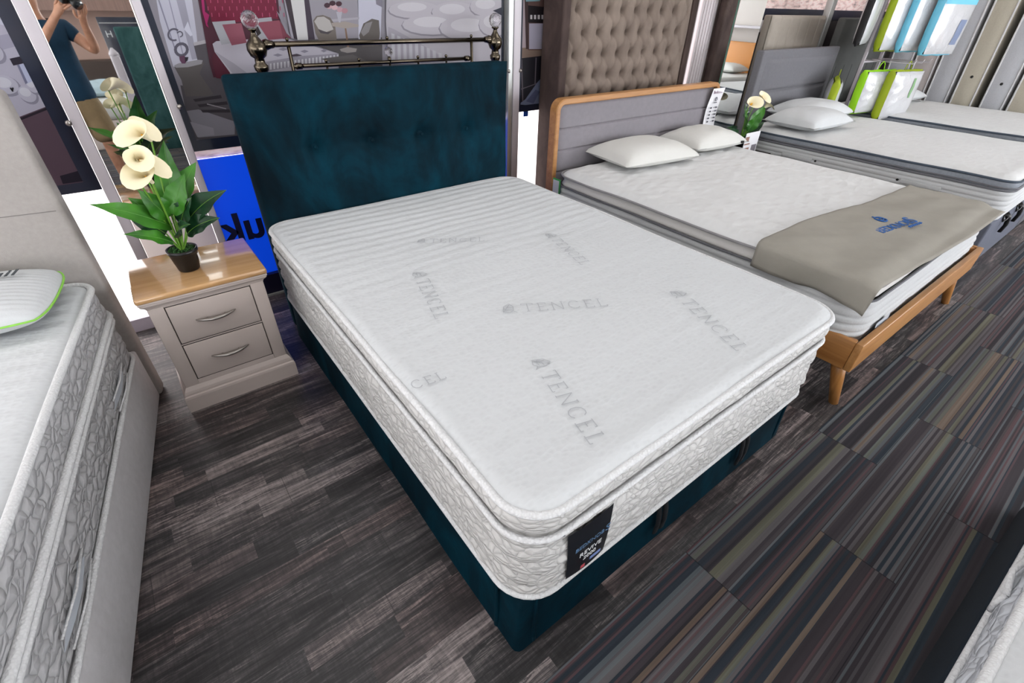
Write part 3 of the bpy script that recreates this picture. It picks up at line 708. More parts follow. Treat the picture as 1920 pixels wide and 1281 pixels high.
hb.box(bx + .002, bx + 1.508, 1.085 + .02, 1.085 + .085, 0, 1.303, None, .02, 3)
hbo = hb.build('headboard', TEAL, bed, fix=False)
for tx, tz in TUF: MB(True).sphere((tx + bx, 2.098 + by, tz), .011, None, 10, (1, .5, 1)).build('button', TEAL, bed)

mt = thing('mattress', 'white pillow-top mattress on the teal velvet bed, with faint stitched lettering', 'mattress', (.76, 1.02, 0))
MW, MD, MR = 1.545, 2.095, .115
core = MB(True); shell(core, rr_path(MW, MD, MR, .022, 12), [(-.004 + .006 * sin(pi * i / 28), .276 + .272 * i / 28) for i in range(29)] + [(-.02, .556)], quilt_fn(.013, 5.0), closeb=True)
core.build('quilted_side_panel', SIDE, mt, fix=False)
pt = MB(True); shell(pt, rr_path(MW, MD, MR, .022, 12), [(-.03, .548)] + [(-.007 + .012 * sin(pi * i / 10), .560 + .078 * i / 10) for i in range(11)] + [(-.012, .645), (-.03, .652)], quilt_fn(.005, 1.0, 0, 5), closeb=True)
pt.build('pillow_top_border', SIDE, mt, fix=False)
# corner label
lab = MB(True)
def labf(u, v):
    x = .115 + .165 * u + .018 * (1 - v) * (1 - u) ; z = .300 + .222 * v
    return (x - .76, -.0335 - 1.02 - .010 * sin(pi * u) * .5 - .003 * sin(pi * v) - .002, z)
lab.grid(10, 12, labf); lo = lab.build('black_brand_label', mat('black_satin_label', (16, 20, 26), .35, coat=.2), mt, fix=False)
lbw = mat('label_white_print', (220, 222, 224), .6); lbb = mat('label_blue_print', (84, 116, 150), .6)
def lt(body, size, x, z, m, sx=1.0, y=-1.0685): return text_obj('label_lettering', body, size, frame((x - .76, y, z), (1, 0, 0), (0, 0, 1)), m, lo, .0004, sx=sx)
lt('BEDKNOB', .024, .192, .446, lbb, .95); lt('S', .04, .258, .449, lbb); lt('REVIVE', .027, .200, .405, lbw, 1.0); lt('2000', .024, .200, .379, lbw)
f_ = MB(); f_.box(-.76 + .205, -.76 + .245, -1.0692, -1.0684, .346, .360, mat('label_blue_tab', (120, 140, 190), .6)); f_.box(-.76 + .172, -.76 + .187, -1.0692, -1.0684, .333, .347, mat('label_red_tab', (190, 80, 90), .6)); f_.build('label_emblems', None, lo)
st_ = MB(True); st_.tube([(-.66 + .0, -1.058, .548), (-.69, -1.052, .547), (-.715, -1.035, .549), (-.735, -1.01, .548)], .0022, 6); st_.build('loose_stitches', STITCHDK, mt)
rope(MW, MD, MR, .283, .010, .002, 'bottom_piping', ROPE, mt, wob=.003)
rope(MW, MD, MR, .550, .009, .003, 'middle_piping', ROPE, mt, wob=.004)
rope(MW, MD, MR, .645, .011, .000, 'top_piping', ROPE, mt, 1.0, .006, .04)
def dim1(x, y):
    r = .0019 * sin((y + .03 * noise.noise(Vector((x * 2, y * 2, 0))) + .006 * noise.noise(Vector((x * 11, y * 11, 3)))) * 2 * pi / .066) * min(1, max(.15, (y + .5) / 1.2))
    return r
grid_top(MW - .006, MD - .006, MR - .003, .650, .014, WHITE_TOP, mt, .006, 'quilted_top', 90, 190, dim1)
def zt(x, y): return .6685 + .006 * noise.noise(Vector((x * 2.5, y * 2.5, .65 * 5))) + dim1(x, y)
def word(a, b_, letters='TENCEL', leaf=True, h=None, m=None):
    ax_, ay_ = a; bx_, by_ = b_; d = Vector((bx_ - ax_, by_ - ay_)); L = d.length
    ws = (['leaf'] if leaf else []) + list(letters); tot = sum(GLY[c][0] + .28 for c in ws); h = h or L / tot
    return stitched_word(ws, (ax_ - .76, ay_ - 1.02), (d.x, d.y), h, .0032, zt, mt, m)
word((.36, .42), (.26, .045)); word((.335, 1.165), (.235, .79)); word((.46, .70), (.82, .50)); word((1.08, .44), (.94, .05)); word((-.0, .512), (.115, .50), 'CEL', False)
word((.50, 1.43), (.77, 1.25)); word((1.05, 1.16), (.96, .80))
# side handles
# --- nightstand ----------------------------------------------------------
def nightstand():
    t = thing('nightstand', 'mushroom painted two-drawer nightstand with an oak top, beside the teal bed', 'nightstand', (-.365, 1.90, 0))
    c = MB(); c.box(-.205, .205, -.17, .19, .1, .555, CREAM); c.box(-.218, .218, -.183, .19, .095, .55, None)
    c = MB()
    c.box(-.222, .222, -.175, .19, .10, .555)                                  # carcass
    c.box(-.222, -.165, -.19, -.17, .10, .555, bev=.003); c.box(.165, .222, -.19, -.17, .10, .555, bev=.003)
    c.box(-.166, .166, -.19, -.17, .532, .555, bev=.002); c.box(-.166, .166, -.19, -.17, .10, .152, bev=.002); c.box(-.166, .166, -.19, -.17, .337, .347, bev=.002)
    c.build('cabinet_body', CREAM, t)
    pl = MB(True)
    prof = [(.245, .0), (.245, .072), (.243, .082), (.236, .086), (.236, .094), (.233, .106), (.226, .118), (.222, .124)]
    for ring in (prof,):
        vs = []; fs = []
        for r, z in ring:
            k = r - .222; vs += [(-.222 - k, -.19 - k, z), (.222 + k, -.19 - k, z), (.222 + k, .19, z), (-.222 - k, .19, z)]
        for i in range(len(ring) - 1):
            for j in range(4): fs.append((i * 4 + j, i * 4 + (j + 1) % 4, (i + 1) * 4 + (j + 1) % 4, (i + 1) * 4 + j))
        pl.put(vs, fs, None, False)
    pl.put([(-.222, -.19, .124), (.222, -.19, .124), (.222, .19, .124), (-.222, .19, .124)], [(0, 1, 2, 3)], None, False)
    pl.build('plinth', CREAM, t)
    co = MB(True); prof = [(0, .538), (.004, .548), (.012, .556), (.017, .562), (.018, .568), (.021, .572), (.021, .580)]; vs = []; fs = []
    for k, z in prof: vs += [(-.222 - k, -.19 - k, z), (.222 + k, -.19 - k, z), (.222 + k, .19, z), (-.222 - k, .19, z)]
    for i in range(len(prof) - 1):
        for j in range(4): fs.append((i * 4 + j, i * 4 + (j + 1) % 4, (i + 1) * 4 + (j + 1) % 4, (i + 1) * 4 + j))
    co.put(vs, fs, None, False); co.build('cornice', CREAM, t)
    MB().box(-.247, .247, -.217, .205, .578, .603, None, .009, 4).build('oak_top', OAKTOP, t)
    for z0, z1 in ((.349, .530), (.154, .335)):
        d = MB().box(-.162, .162, -.194, -.172, z0, z1, None, .003, 2).build('drawer', CREAM, t)
        g = MB(); 
        for q in ((-.165, .165, z0 - .0035, z0), (-.165, .165, z1, z1 + .0035), (-.165, -.162, z0, z1), (.162, .165, z0, z1)): g.box(q[0], q[1], -.1905, -.189, q[2], q[3])
        g.build('shadow_gap', mat('dark_gap', (52, 46, 44), .9), d)
        h = MB(True); zc = (z0 + z1) / 2 + .0; pts = []; rs = []
        for i in range(17):
            u = i / 16 * 2 - 1; pts.append((u * .078, -.197 - .019 * (1 - u * u) , zc - .001 + .006 * u * u)); rs.append(.0022 + .009 * (1 - u * u) ** .8)
        h.tube(pts, rs, 10, flat=.75); h.tube([(-.035, -.19, zc), (-.035, -.212, zc)], .003, 6); h.tube([(.035, -.19, zc), (.035, -.212, zc)], .003, 6)
        h.build('bow_handle', CHROME, d)
    return t
nightstand()
# --- calla lily pots ------------------------------------------------------
LEAFL = NT('glossy_leaf'); co_ = LEAFL.coords(); 
LEAFL.link(LEAFL.ramp(LEAFL.noise(co_, 9, 3), [(.3, lin((30, 84, 22))), (.7, lin((72, 140, 40)))]), LEAFL.b.inputs['Base Color']); LEAFL.b.inputs['Roughness'].default_value = .38; LEAFL.bump(LEAFL.noise(co_, 60, 2), .2, .003)
LEAFD = NT('dark_leaf'); co_ = LEAFD.coords(); 
LEAFD.link(LEAFD.ramp(LEAFD.noise(co_, 9, 3), [(.3, lin((12, 38, 24))), (.7, lin((30, 72, 42)))]), LEAFD.b.inputs['Base Color']); LEAFD.b.inputs['Roughness'].default_value = .35; LEAFD.bump(LEAFD.noise(co_, 60, 2), .2, .003)
STEMM = mat('leaf_stem', (104, 150, 54), .5); PETAL = mat('cream_petal', (240, 230, 196), .55, var=.03); SPAD = mat('yellow_spadix', (238, 176, 36), .6, bump=.3)
VEIN = mat('leaf_midrib', (96, 150, 70), .5)
def leaf(root, base, tip, wd, m, droop=.02, up=(-.15, -.65, .75), fold=.25, name='leaf', ruff=.006):
    B, T = Vector(base), Vector(tip); d = T - B; L = d.length; dn = d.normalized(); u = Vector(up); u = (u - dn * u.dot(dn)).normalized(); sd = dn.cross(u)
    mb = MB(True); NX, NY = 6, 14
    def f(a, b_):
        a = a * 2 - 1; prof = (sin(pi * min(1, b_ * .97 + .03) ** .72)) ** .9 * (1 - b_ ** 6 * .3) if b_ < .999 else 0
        c = B + d * b_ + u * (droop * 4 * b_ * (1 - b_)) + sd * (a * wd / 2 * prof) + u * (abs(a) * fold * wd / 2 * prof + ruff * sin(b_ * 17 + a * 2) * abs(a) * prof)
        return c[:]
    mb.grid(NX, NY, f); o = mb.build(name, m, root, fix=False)
    MB(True).tube([tuple(B + d * t + u * (droop * 4 * t * (1 - t) + .0006)) for t in [i / 8 for i in range(9)]], [.0016 * (1 - .08 * i) for i in range(9)], 5).build('midrib', VEIN if m != LEAFD.m else STEMM, o)
    return o
def calla(root, c, axis, face, L=.085, R=.034, name='calla_flower'):
    """funnel with one long curled lip; axis = direction the throat opens, face = side of the long lip"""
    c = Vector(c); a = Vector(axis).normalized(); f = Vector(face); f = (f - a * f.dot(a)).normalized(); s = a.cross(f); mb = MB(True)
    NU, NV = 22, 9
    def g(u, v):
        th = (u - .5) * 2 * pi * 1.04; k = (.5 + .5 * cos(th)); k3 = k ** 5
        r = R * (.14 + .86 * v ** 1.9) * (1 + (.2 * k + .7 * k3) * v ** 3); h = L * (v * (.66 + .36 * k)) - .010 * v ** 5 * (1 + k3 * 1.2) + .004 * sin(th * 2.5 + 1) * v
        r *= 1 + (u - .5) * .12
        return (c + a * h + f * (cos(th) * r) + s * (sin(th) * r))[:]
    mb.grid(NU, NV, g); o = mb.build(name, PETAL, root, fix=False)
    MB(True).tube([tuple(c + a * t) for t in (0.01, .02, .035, .048)], [.0035, .0045, .0045, .002], 8).build('spadix', SPAD, o)
    return o
def stem(root, pts, r=.0028, m=None, name='stem'):
    P = [Vector(p) for p in pts]; out = []
    for i in range(len(P) - 1):
        for k in range(6):
            t = k / 6; p0 = P[max(0, i - 1)]; p1 = P[i]; p2 = P[i + 1]; p3 = P[min(len(P) - 1, i + 2)]
            out.append(tuple(.5 * ((2 * p1) + (-p0 + p2) * t + (2 * p0 - 5 * p1 + 4 * p2 - p3) * t * t + (-p0 + 3 * p1 - 3 * p2 + p3) * t ** 3)))
    out.append(tuple(P[-1])); return MB(True).tube(out, r, 7).build(name, m or STEMM, root)
def plant_pot(root, r0=.041, r1=.058, h=.098):
    mb = MB(True); mb.lathe([(r0 - .004, 0), (r0, .004), (r0 + (r1 - r0) * .8, h - .02), (r1 - .003, h - .019), (r1, h - .016), (r1 + .001, h), (r1 - .004, h), (r1 - .006, h - .012)], 32)
    mb.build('plant_pot', BLACKP, root)
    ms = MB(True)
    for i in range(260):
        a = random.uniform(0, 2 * pi); r = sqrt(random.random()) * (r1 - .008); z = h - .010 + random.uniform(-.002, .006); q = random.uniform(.003, .006)
        ms.sphere((r * cos(a), r * sin(a), z), q, None, 6, (1, 1, .8))
    o = ms.build('moss', mat('green_moss', (46, 84, 40), .95, var=.4, vscale=60), root)
    return o
def lily(loc, label, leaves, flowers, rz=0, sc=1.0):
    root = thing('potted_calla_lily', label, 'plant', loc, rz); plant_pot(root)
    tagm = MB().box(.0525, .0535, -.012, .012, .03, .07).build('pot_sticker', mat('white_sticker', (230, 230, 226), .5), root); tagm.rotation_euler = (0, 0, -.3); root.scale = (sc, sc, sc)
    for base, tip, wd, m, droop, fold in leaves:
        stem(root, [(base[0] * .12, base[1] * .12, .09), (base[0] * .6, base[1] * .6, (.09 + base[2]) * .5), base], .003)
        leaf(root, base, tip, wd, m, droop, fold=fold)
    for c, ax_, fc, L, R in flowers:
        C3 = Vector(c); stem(root, [(c[0] * .05, c[1] * .05, .09), (c[0] * .45, c[1] * .45, .09 + (c[2] - .09) * .55), tuple(C3)], .0032)
        calla(root, c, ax_, fc, L, R)
    return root
LL, LD = LEAFL.m, LEAFD.m
lily((-.388, 1.872, .603), 'potted calla lily with four cream blooms on the mushroom painted nightstand', [
    ((.0, -.02, .20), (-.215, -.10, .36), .09, LL, .02, .15),      # long leaf to the left
    ((-.02, -.06, .15), (-.16, -.15, .25), .06, LL, .015, .2),
    ((.05, -.02, .20), (.235, -.04, .315), .10, LD, .03, .3),
    ((.04, -.05, .17), (.17, -.11, .23), .085, LD, .02, .3),
    ((.03, .02, .27), (.085, .01, .52), .10, LL, .0, .2),
    ((.04, .0, .27), (.165, .0, .43), .095, LL, .01, .25),
    ((.02, -.03, .25), (.11, -.03, .40), .09, LL, .01, .25),
    ((.0, -.02, .24), (-.06, -.06, .375), .085, LL, .01, .25),
    ((.05, .03, .18), (.19, .07, .29), .08, LD, .02, .25),
    ((-.03, .03, .16), (-.13, .08, .24), .08, LD, .02, .25),
    ((.02, -.05, .17), (.06, -.15, .24), .07, LD, .02, .25),
    ((-.02, .0, .22), (-.10, -.02, .34), .085, LL, .01, .25), ((.03, -.02, .20), (.10, -.08, .32), .09, LD, .01, .25), ((.02, .04, .2), (.13, .06, .36), .085, LD, .0, .2)],
    [((.045, -.02, .53), (-.45, -.55, .55), (-.6, -.1, -.6), .12, .042),
     ((-.01, -.10, .465), (-.1, -.75, .6), (.2, -.3, -.7), .12, .039),
     ((-.055, -.09, .45), (.65, -.45, .35), (.7, -.2, -.6), .12, .041),
     ((-.005, -.13, .41), (-.25, -.60, .62), (-.15, -.2, -.9), .13, .045),
     ((-.03, .03, .55), (.65, -.4, .3), (.8, .1, -.6), .11, .038)])
# ------------------------------------------------------------------ left grey bed (turned about nine degrees)
RZL = -0.161
lb = thing('upholstered_bed', 'pale grey upholstered bed with a tall plain headboard, left of the nightstand', 'bed', (-.68, 1.99, 0), RZL)
h = MB(True)
h.box(-1.6, 0, -.085, 0, 0, 1.315, None, .018, 4); hbl = h.build('headboard', GREYF, lb)
sq = MB(); 
for z in (.92,): sq.box(-1.58, -.02, -.0866, -.084, z - .0012, z + .0012)
for x in (-.53, -1.06): sq.box(x - .0012, x + .0012, -.0866, -.084, .6, 1.29)
sq.build('panel_seam', mat('grey_seam', (120, 116, 114), .9), hbl)
MB(True).box(-1.57, -.012, -2.16, -.09, .005, .278, None, .012, 3).build('divan_base', GREYB, lb)
lm = thing('mattress', 'white pillow-top mattress with grey quilted sides on the left grey bed', 'mattress', (-.68, 1.99, 0), RZL)
LMx, LMy = -.785, -1.135; LW, LD_ = 1.54, 2.07
def at_c(o, x=LMx, y=LMy): o.location = (x, y, 0); return o
c_ = MB(True); shell(c_, rr_path(LW, LD_, .09, .02, 10), [(-.006 + .010 * sin(pi * i / 22), .288 + .182 * i / 22) for i in range(23)] + [(-.02, .49)], quilt_fn(.008, 4.0, 0, 11), closeb=True)
LSIDE = make_quilt('left_mattress_side', (186, 186, 188), .05, (18, 18, 40))
at_c(c_.build('quilted_side_panel', LSIDE, lm, fix=False))
c_ = MB(True); shell(c_, rr_path(LW - .006, LD_ - .006, .09, .02, 10), [(-.012, .488), (.002, .496)] + [(-.002 + .008 * sin(pi * i / 12), .505 + .115 * i / 12) for i in range(13)] + [(-.004, .628), (-.025, .636)], quilt_fn(.007, 2.0, 0, 15), closeb=True)
at_c(c_.build('pillow_top_border', LSIDE, lm, fix=False))
for z, r_, nm in ((.288, .009, 'bottom_piping'), (.479, .010, 'lower_middle_piping'), (.503, .012, 'upper_middle_piping'), (.630, .012, 'top_piping')):
    at_c(rope(LW, LD_, .09, z, r_, .006 if z < .6 else -.004, nm, ROPE, lm, wob=.004))
at_c(rope(LW, LD_, .09, .4910, .0105, .001, 'zip_seam', STITCHDK, lm, wob=.004))
def diml(x, y): return .002 * sin((y + .01 * noise.noise(Vector((x * 2, y * 2, 7)))) * 2 * pi / .08)
at_c(grid_top(LW - .03, LD_ - .03, .085, .634, .016, WHITE_TOP, lm, .006, 'quilted_top', 70, 120, diml))
o_ = stitched_word(list('TENCEL'), (.47, -.05), (-.25, -1), .075, .004, lambda x, y: .6535 + .006 * noise.noise(Vector((x * 2.5, y * 2.5, .634 * 5))) + diml(x, y), lm); at_c(o_)
for yy in (-.47, -1.36):
    q = MB(True); X = -.0155 + .002
    def hf(u, v, X=X, yy=yy): return (X + .012 * sin(pi * u), yy - .13 + .26 * u, .335 + .035 * v + .004 * sin(pi * u))
    q.grid(12, 3, hf); ho = q.build('fabric_handle', mat('grey_strap', (186, 192, 200), .7), lm, fix=False)
    q = MB(True); q.tube([(X + .012, yy - .125, .327), (X + .022, yy, .331), (X + .012, yy + .125, .327)], .003, 6); q.tube([(X + .012, yy - .125, .378), (X + .022, yy, .382), (X + .012, yy + .125, .378)], .003, 6); q.build('strap_edging', ROPE, ho)
# latex pillow
lp = thing('pillow', 'ribbed white foam pillow with lime green piping on the left grey bed', 'pillow', (-.68, 1.99, .650), RZL)
PC = (-.385, -.335)
def lpf(sg):
    def g(u, v):
        a, b_ = 2 * u - 1, 2 * v - 1; f = max(0, 1 - abs(a) ** 3.2) ** .5 * max(0, 1 - abs(b_) ** 3.2) ** .5
        ax = a * .325 * (1 - .03 * b_ * b_); ay = b_ * .20
        # rounded corners
        k = 1 - .07 * (abs(a) * abs(b_)) ** 4
        z = .062 + ((.068 * f + .0022 * sin(ay * 260) * f) if sg > 0 else -.058 * f)
        return (PC[0] + ax * k, PC[1] + ay * k, z)
    return g
q = MB(True); q.grid(40, 60, lpf(1)); q.grid(40, 20, lpf(-1)); lpo = q.build('pillow_cover', PILLOW2, lp)
q = MB(True); pts = []
for i in range(80):
    t = i / 80 * 4; s_ = int(t); f = (t - s_) * 2 - 1
    a, b_ = [(f, -1), (1, f), (-f, 1), (-1, -f)][s_]; k = 1 - .07 * (abs(a) * abs(b_)) ** 4
    pts.append((PC[0] + a * .327 * (1 - .03 * b_ * b_) * k, PC[1] + b_ * .202 * k, .062))
q.tube(pts, .0035, 6, closed=True); q.build('green_piping', mat('lime_piping', (140, 205, 80), .6), lp)
text_obj('printed_lettering', 'Tranquil', .085, Matrix.Translation((PC[0] + .09, PC[1] + .065, .1335)) @ Matrix.Rotation(-.07, 4, 'X'), mat('charcoal_print', (70, 76, 80), .8), lp, .001)

# ------------------------------------------------------------------ oak framed bed
ob = thing('oak_bed', 'oak framed bed with a grey channelled headboard and splayed legs, right of the teal bed', 'bed', (2.76, 1.0, 0))
ox, oy = -2.76, -1.0
X0, X1 = 1.855, 3.665
MB().box(X0 + ox, X1 + ox, -.085 + oy, -.055 + oy, .235, .385, None, .004).build('foot_rail', OAK, ob)
for xa, xb in ((X0, X0 + .028), (X1 - .028, X1)): MB().box(xa + ox, xb + ox, -.054 + oy, 2.08 + oy, .235, .385, None, .004).build('side_rail', OAKY, ob)
for xa in (X0 + .03, X1 - .03):
    MB(True).box(xa - .022 + ox, xa + .022 + ox, -.05 + oy, -.01 + oy, .225, .38, None, .008).build('corner_block', OAKZ, ob)
sl = MB()
for i in range(14): sl.box(X0 + .03 + ox, X1 - .03 + ox, .06 + i * .14 + oy, .13 + i * .14 + oy, .262, .275)
sl.build('slats', OAK, ob)
for sx, xx in ((-1, X0 + .06), (1, X1 - .06)):
    for yy, sy in ((-.03, -1), (1.98, 0)):
        q = MB(True); q.tube([(xx + ox, yy + .02 + oy, .262), (xx + ox + sx * -.012, yy + oy - .01, .14), (xx + ox + sx * -.02, yy + oy - .045 * (1 if sy else 0), .0)], [.034, .029, .021], 14); q.build('leg', OAKZ, ob)
def hb2(u, v):
    x = X0 + .075 + u * 1.795; z = .30 + v * .745; e = min(x - X0 - .075, X0 + .075 + 1.795 - x, 1.045 - z)
    d = .022 * (1 - (1 - min(1, e / .03)) ** 2)
    for zz in (.885, .745, .60, .46): d -= .013 * math.exp(-((z - zz) / .0055) ** 2)
    d += .002 * noise.noise(Vector((x * 2, z * 2, 2)))
    return (x + ox, 2.098 + oy - d, z)
MB(True).grid(40, 190, hb2).build('headboard_panel', GREYH, ob, fix=False)
q = MB(True)
def hbframe():
    path = []; r = .055; L, Rr, T = X0 + .058, X0 + .075 + 1.812, 1.058
    path += [(L, .0)] + [(L, z) for z in (.3, .6, .9, T - r)] + [(L + r - r * cos(a), T - r + r * sin(a)) for a in [pi / 2 * i / 6 for i in range(1, 7)]]
    path += [(Rr - r + r * sin(a), T - r + r * cos(a)) for a in [pi / 2 * i / 6 for i in range(0, 7)]] + [(Rr, z) for z in (.9, .6, .3, 0)]
    return path
P_ = hbframe(); n_ = len(P_); vs = []
for i, (x, z) in enumerate(P_):
    a = P_[max(0, i - 1)]; b_ = P_[min(n_ - 1, i + 1)]; d = Vector((b_[0] - a[0], b_[1] - a[1])).normalized(); nn = (-d.y, d.x)
    for o1, yy in ((.018, 2.062), (.018, 2.125), (-.018, 2.125), (-.018, 2.062), (-.012, 2.056), (.012, 2.056)): vs.append((x + nn[0] * o1 + ox, yy + oy, z + nn[1] * o1))
q.put(vs, [(i * 6 + j, i * 6 + (j + 1) % 6, (i + 1) * 6 + (j + 1) % 6, (i + 1) * 6 + j) for i in range(n_ - 1) for j in range(6)], None, False)
q.build('oak_frame', OAK, ob); MB().box(X0 + .07 + ox, X0 + 1.88 + ox, 2.1 + oy, 2.12 + oy, .2, 1.05).build('back_board', OAK, ob)
m2 = thing('mattress', 'white mattress with horizontal channels and soft topper on the oak bed', 'mattress', (2.765, 1.0, 0))
M2W, M2D = 1.79, 2.05
c_ = MB(True); shell(c_, rr_path(M2W, M2D, .12, .03, 12), [(-.012 + .018 * sin(pi * i / 42), .280 + .265 * i / 42) for i in range(43)], lambda s, t, z: .009 * abs(sin(pi * t * 7)) ** .5 + .003 * noise.noise(Vector((s * 6, z * 20, 1))), closeb=True)
c_.put([(x * .98, y * .98, .546) for x, y, *_ in rr_path(M2W, M2D, .12, .03, 12)], [tuple(range(len(rr_path(M2W, M2D, .12, .03, 12))))], None, False)
c_.build('channelled_side_panel', SIDE_STRIPE, m2, fix=False)
GUS = mat('warm_grey_gusset', (204, 202, 199), .9, bump=.2, bscale=150)
def wav(a): return lambda s, t, z: a * noise.noise(Vector((s * 1.7, z * 2, 8))) + a * .4 * noise.noise(Vector((s * 5, z * 2, 8)))
c_ = MB(True); shell(c_, rr_path(M2W - .02, M2D - .02, .12, .03, 12), [(-.02, .545), (.0, .562), (-.012, .578), (-.02, .592), (-.006, .606), (.0, .615), (-.02, .625)], wav(.012)); c_.build('topper_gusset', GUS, m2, fix=False)
rope(M2W - .01, M2D - .01, .12, .552, .006, .003, 'lower_piping', GREYD, m2, wob=.008)
rope(M2W - .02, M2D - .02, .12, .618, .007, .002, 'topper_piping', mat('mid_grey_piping', (140, 138, 140), .9), m2, wob=.010)
def dim2(x, y):
    a = sin(x * 2 * pi / .23 + (int(math.floor(y / .09)) % 2) * pi) ; return .0065 * a * sin(y * 2 * pi / .18)
grid_top(M2W - .03, M2D - .03, .12, .620, .036, WHITE_TOP2, m2, .010, 'topper_pad', 110, 110, dim2, .09)
wl = MB(True); wl.grid(6, 8, lambda u, v: (-.895 + .19 + .16 * u + .0 * v, -1.025 - .025 - .004 * sin(pi * v), .30 + .11 * v)); wl.build('care_label', mat('grey_care_label', (178, 186, 196), .5), m2, fix=False)
wt = MB(); wt.box(-.895 + .22, -.895 + .235, -1.0545, -1.0535, .315, .325, BLUEINK)
for k in range(4): wt.box(-.895 + .21, -.895 + .32, -1.0552, -1.0540, .345 + k * .013, .349 + k * .013, GREYD)
wt.build('label_print', None, m2)
gt = MB(True); gt.box(-.915, -.905, .93, 1.0, .47, .60, None, .002); gt.build('green_edged_tag', mat('green_tag', (50, 140, 70), .5), m2); 
gt = MB(True); gt.box(-.918, -.9155, .936, .994, .478, .592, None); gt.build('tag_face', mat('tag_grey', (200, 200, 200), .5), m2)
def make_pillow(label, loc, w_, d_, h_, rz, m, piping=None, seed=0, tagc=None, group=None, tilt=(0, 0)):
    t = thing('pillow', label, 'pillow', loc, rz, group); t.rotation_euler = (tilt[0], tilt[1], rz)
    pillow(MB(True), w_, d_, h_, seed=seed).build('pillow_cover', m, t)
    if piping:
        pts = []
        for i in range(72):
            q = i / 72 * 4; s_ = int(q); f = (q - s_) * 2 - 1; a, b_ = [(f, -1), (1, f), (-f, 1), (-1, -f)][s_]
            cr = (abs(a) * abs(b_)) ** 3
            pts.append((a * w_ / 2 * (1 - .06 * (1 - b_ ** 2) * abs(a) ** 4 + .03 * cr), b_ * d_ / 2 * (1 - .06 * (1 - a ** 2) * abs(b_) ** 4 + .03 * cr), h_ * .35))
        MB(True).tube(pts, .003, 6, closed=True).build('piping', piping, t)
    if tagc: MB().box(w_ * .36, w_ * .36 + .03, -d_ / 2 - .006, -d_ / 2 + .02, h_ * .35 - .004, h_ * .35 + .012).build('brand_tag', tagc, t)
    return t
make_pillow('plump white pillow nearest the oak headboard corner on the oak bed', (2.55, 1.82, .655), .70, .46, .15, -.12, PILLOW, None, 1)
make_pillow('white pillow with grey piping and a black tag, right half of the oak bed', (3.30, 1.83, .655), .60, .42, .15, -.08, PILLOW, mat('grey_pillow_piping', (150, 152, 150), .8), 5, BLACKP)
# throw
th = thing('bed_throw', 'taupe cloth runner with blue embroidery across the foot of the oak bed', 'throw', (2.6, .18, 0))
def thf(lay):
    def g(u, v):
        # u along the bed width starting at hanging left edge, v from foot to head
        L = u * 1.80 - .115
        fold = .009 * noise.noise(Vector((u * 6, v * 3.5, 2))) + .004 * noise.noise(Vector((u * 15 + v * 6, v * 4, 5))) + .0025 * sin(v * 9 + u * 4)
        yf = -.115 + .055 * min(1, max(0, (u - .02) / .5)) if True else 0
        y = (-.028 - .06 * min(1, u * 1.6)) + v * (.53 + .03 * sin(u * 5)) + .03 * (1 - u) * (1 - v) * 0
        top = .672
        yn = min(1, max(0, (y + .03) / .09)); 
        if L < 0:
            x = 1.862 - .012 - .012 * sin(v * 8 + 1) * (-L / .1); z = top - .028 + L * .95
        elif L < .06:
            a = L / .06 * pi / 2; x = 1.862 - .012 + .045 * (1 - cos(a)); z = top - .028 + .028 * sin(a)
        else: x = 1.895 + (L - .06); z = top
        z += fold - .022 * (1 - yn) ** 2
        return (x - 2.6, y - .18, z + lay)
    return g
q = MB(True); q.grid(90, 34, thf(0.004)); tho = q.build('cloth', THROW, th, fix=False)
sol = tho.modifiers.new('thickness', 'SOLIDIFY'); sol.thickness = .004
def zth(u, v): p = thf(.0062)(u, v); return p
def throw_text(body, size, x, y, sx=1.0):
    uu = (x - 1.895 + .06 + .115) / 1.80; vv = (y + .028 + .06 * min(1, uu * 1.6)) / (.53 + .03 * sin(uu * 5)); z = thf(.008)(uu, vv)[2]
    return text_obj('embroidered_lettering', body, size, frame((x - 2.6, y - .18, z), (.93, -.12, 0), (.12, .93, 0)), BLUEINK, tho, .0008, sx=sx, off=.001)
throw_text('BEDKNOB', .068, 2.62, .185); throw_text('S', .10, 2.79, .17)
q = MB()
for k in range(7): q.box(2.66 - 2.6 + k * .018, 2.673 - 2.6 + k * .018, .128 - k * .0022 - .18, .141 - k * .0022 - .18, .678, .684)
q.build('embroidered_lettering', BLUEINK, tho)
em = MB(True); em.tube([(.045 + .026 * cos(a), .085 + .030 * sin(a), .683) for a in [2 * pi * i / 14 for i in range(14)]], .004, 5, closed=True); em.tube([(.025, .075, .683), (.065, .075, .683)], .004, 5); em.tube([(.03, .09, .683), (.06, .09, .683)], .004, 5)
em.tube([(.045, .112, .683), (.045, .128, .683)], .003, 5); em.build('embroidered_emblem', BLUEINK, tho)
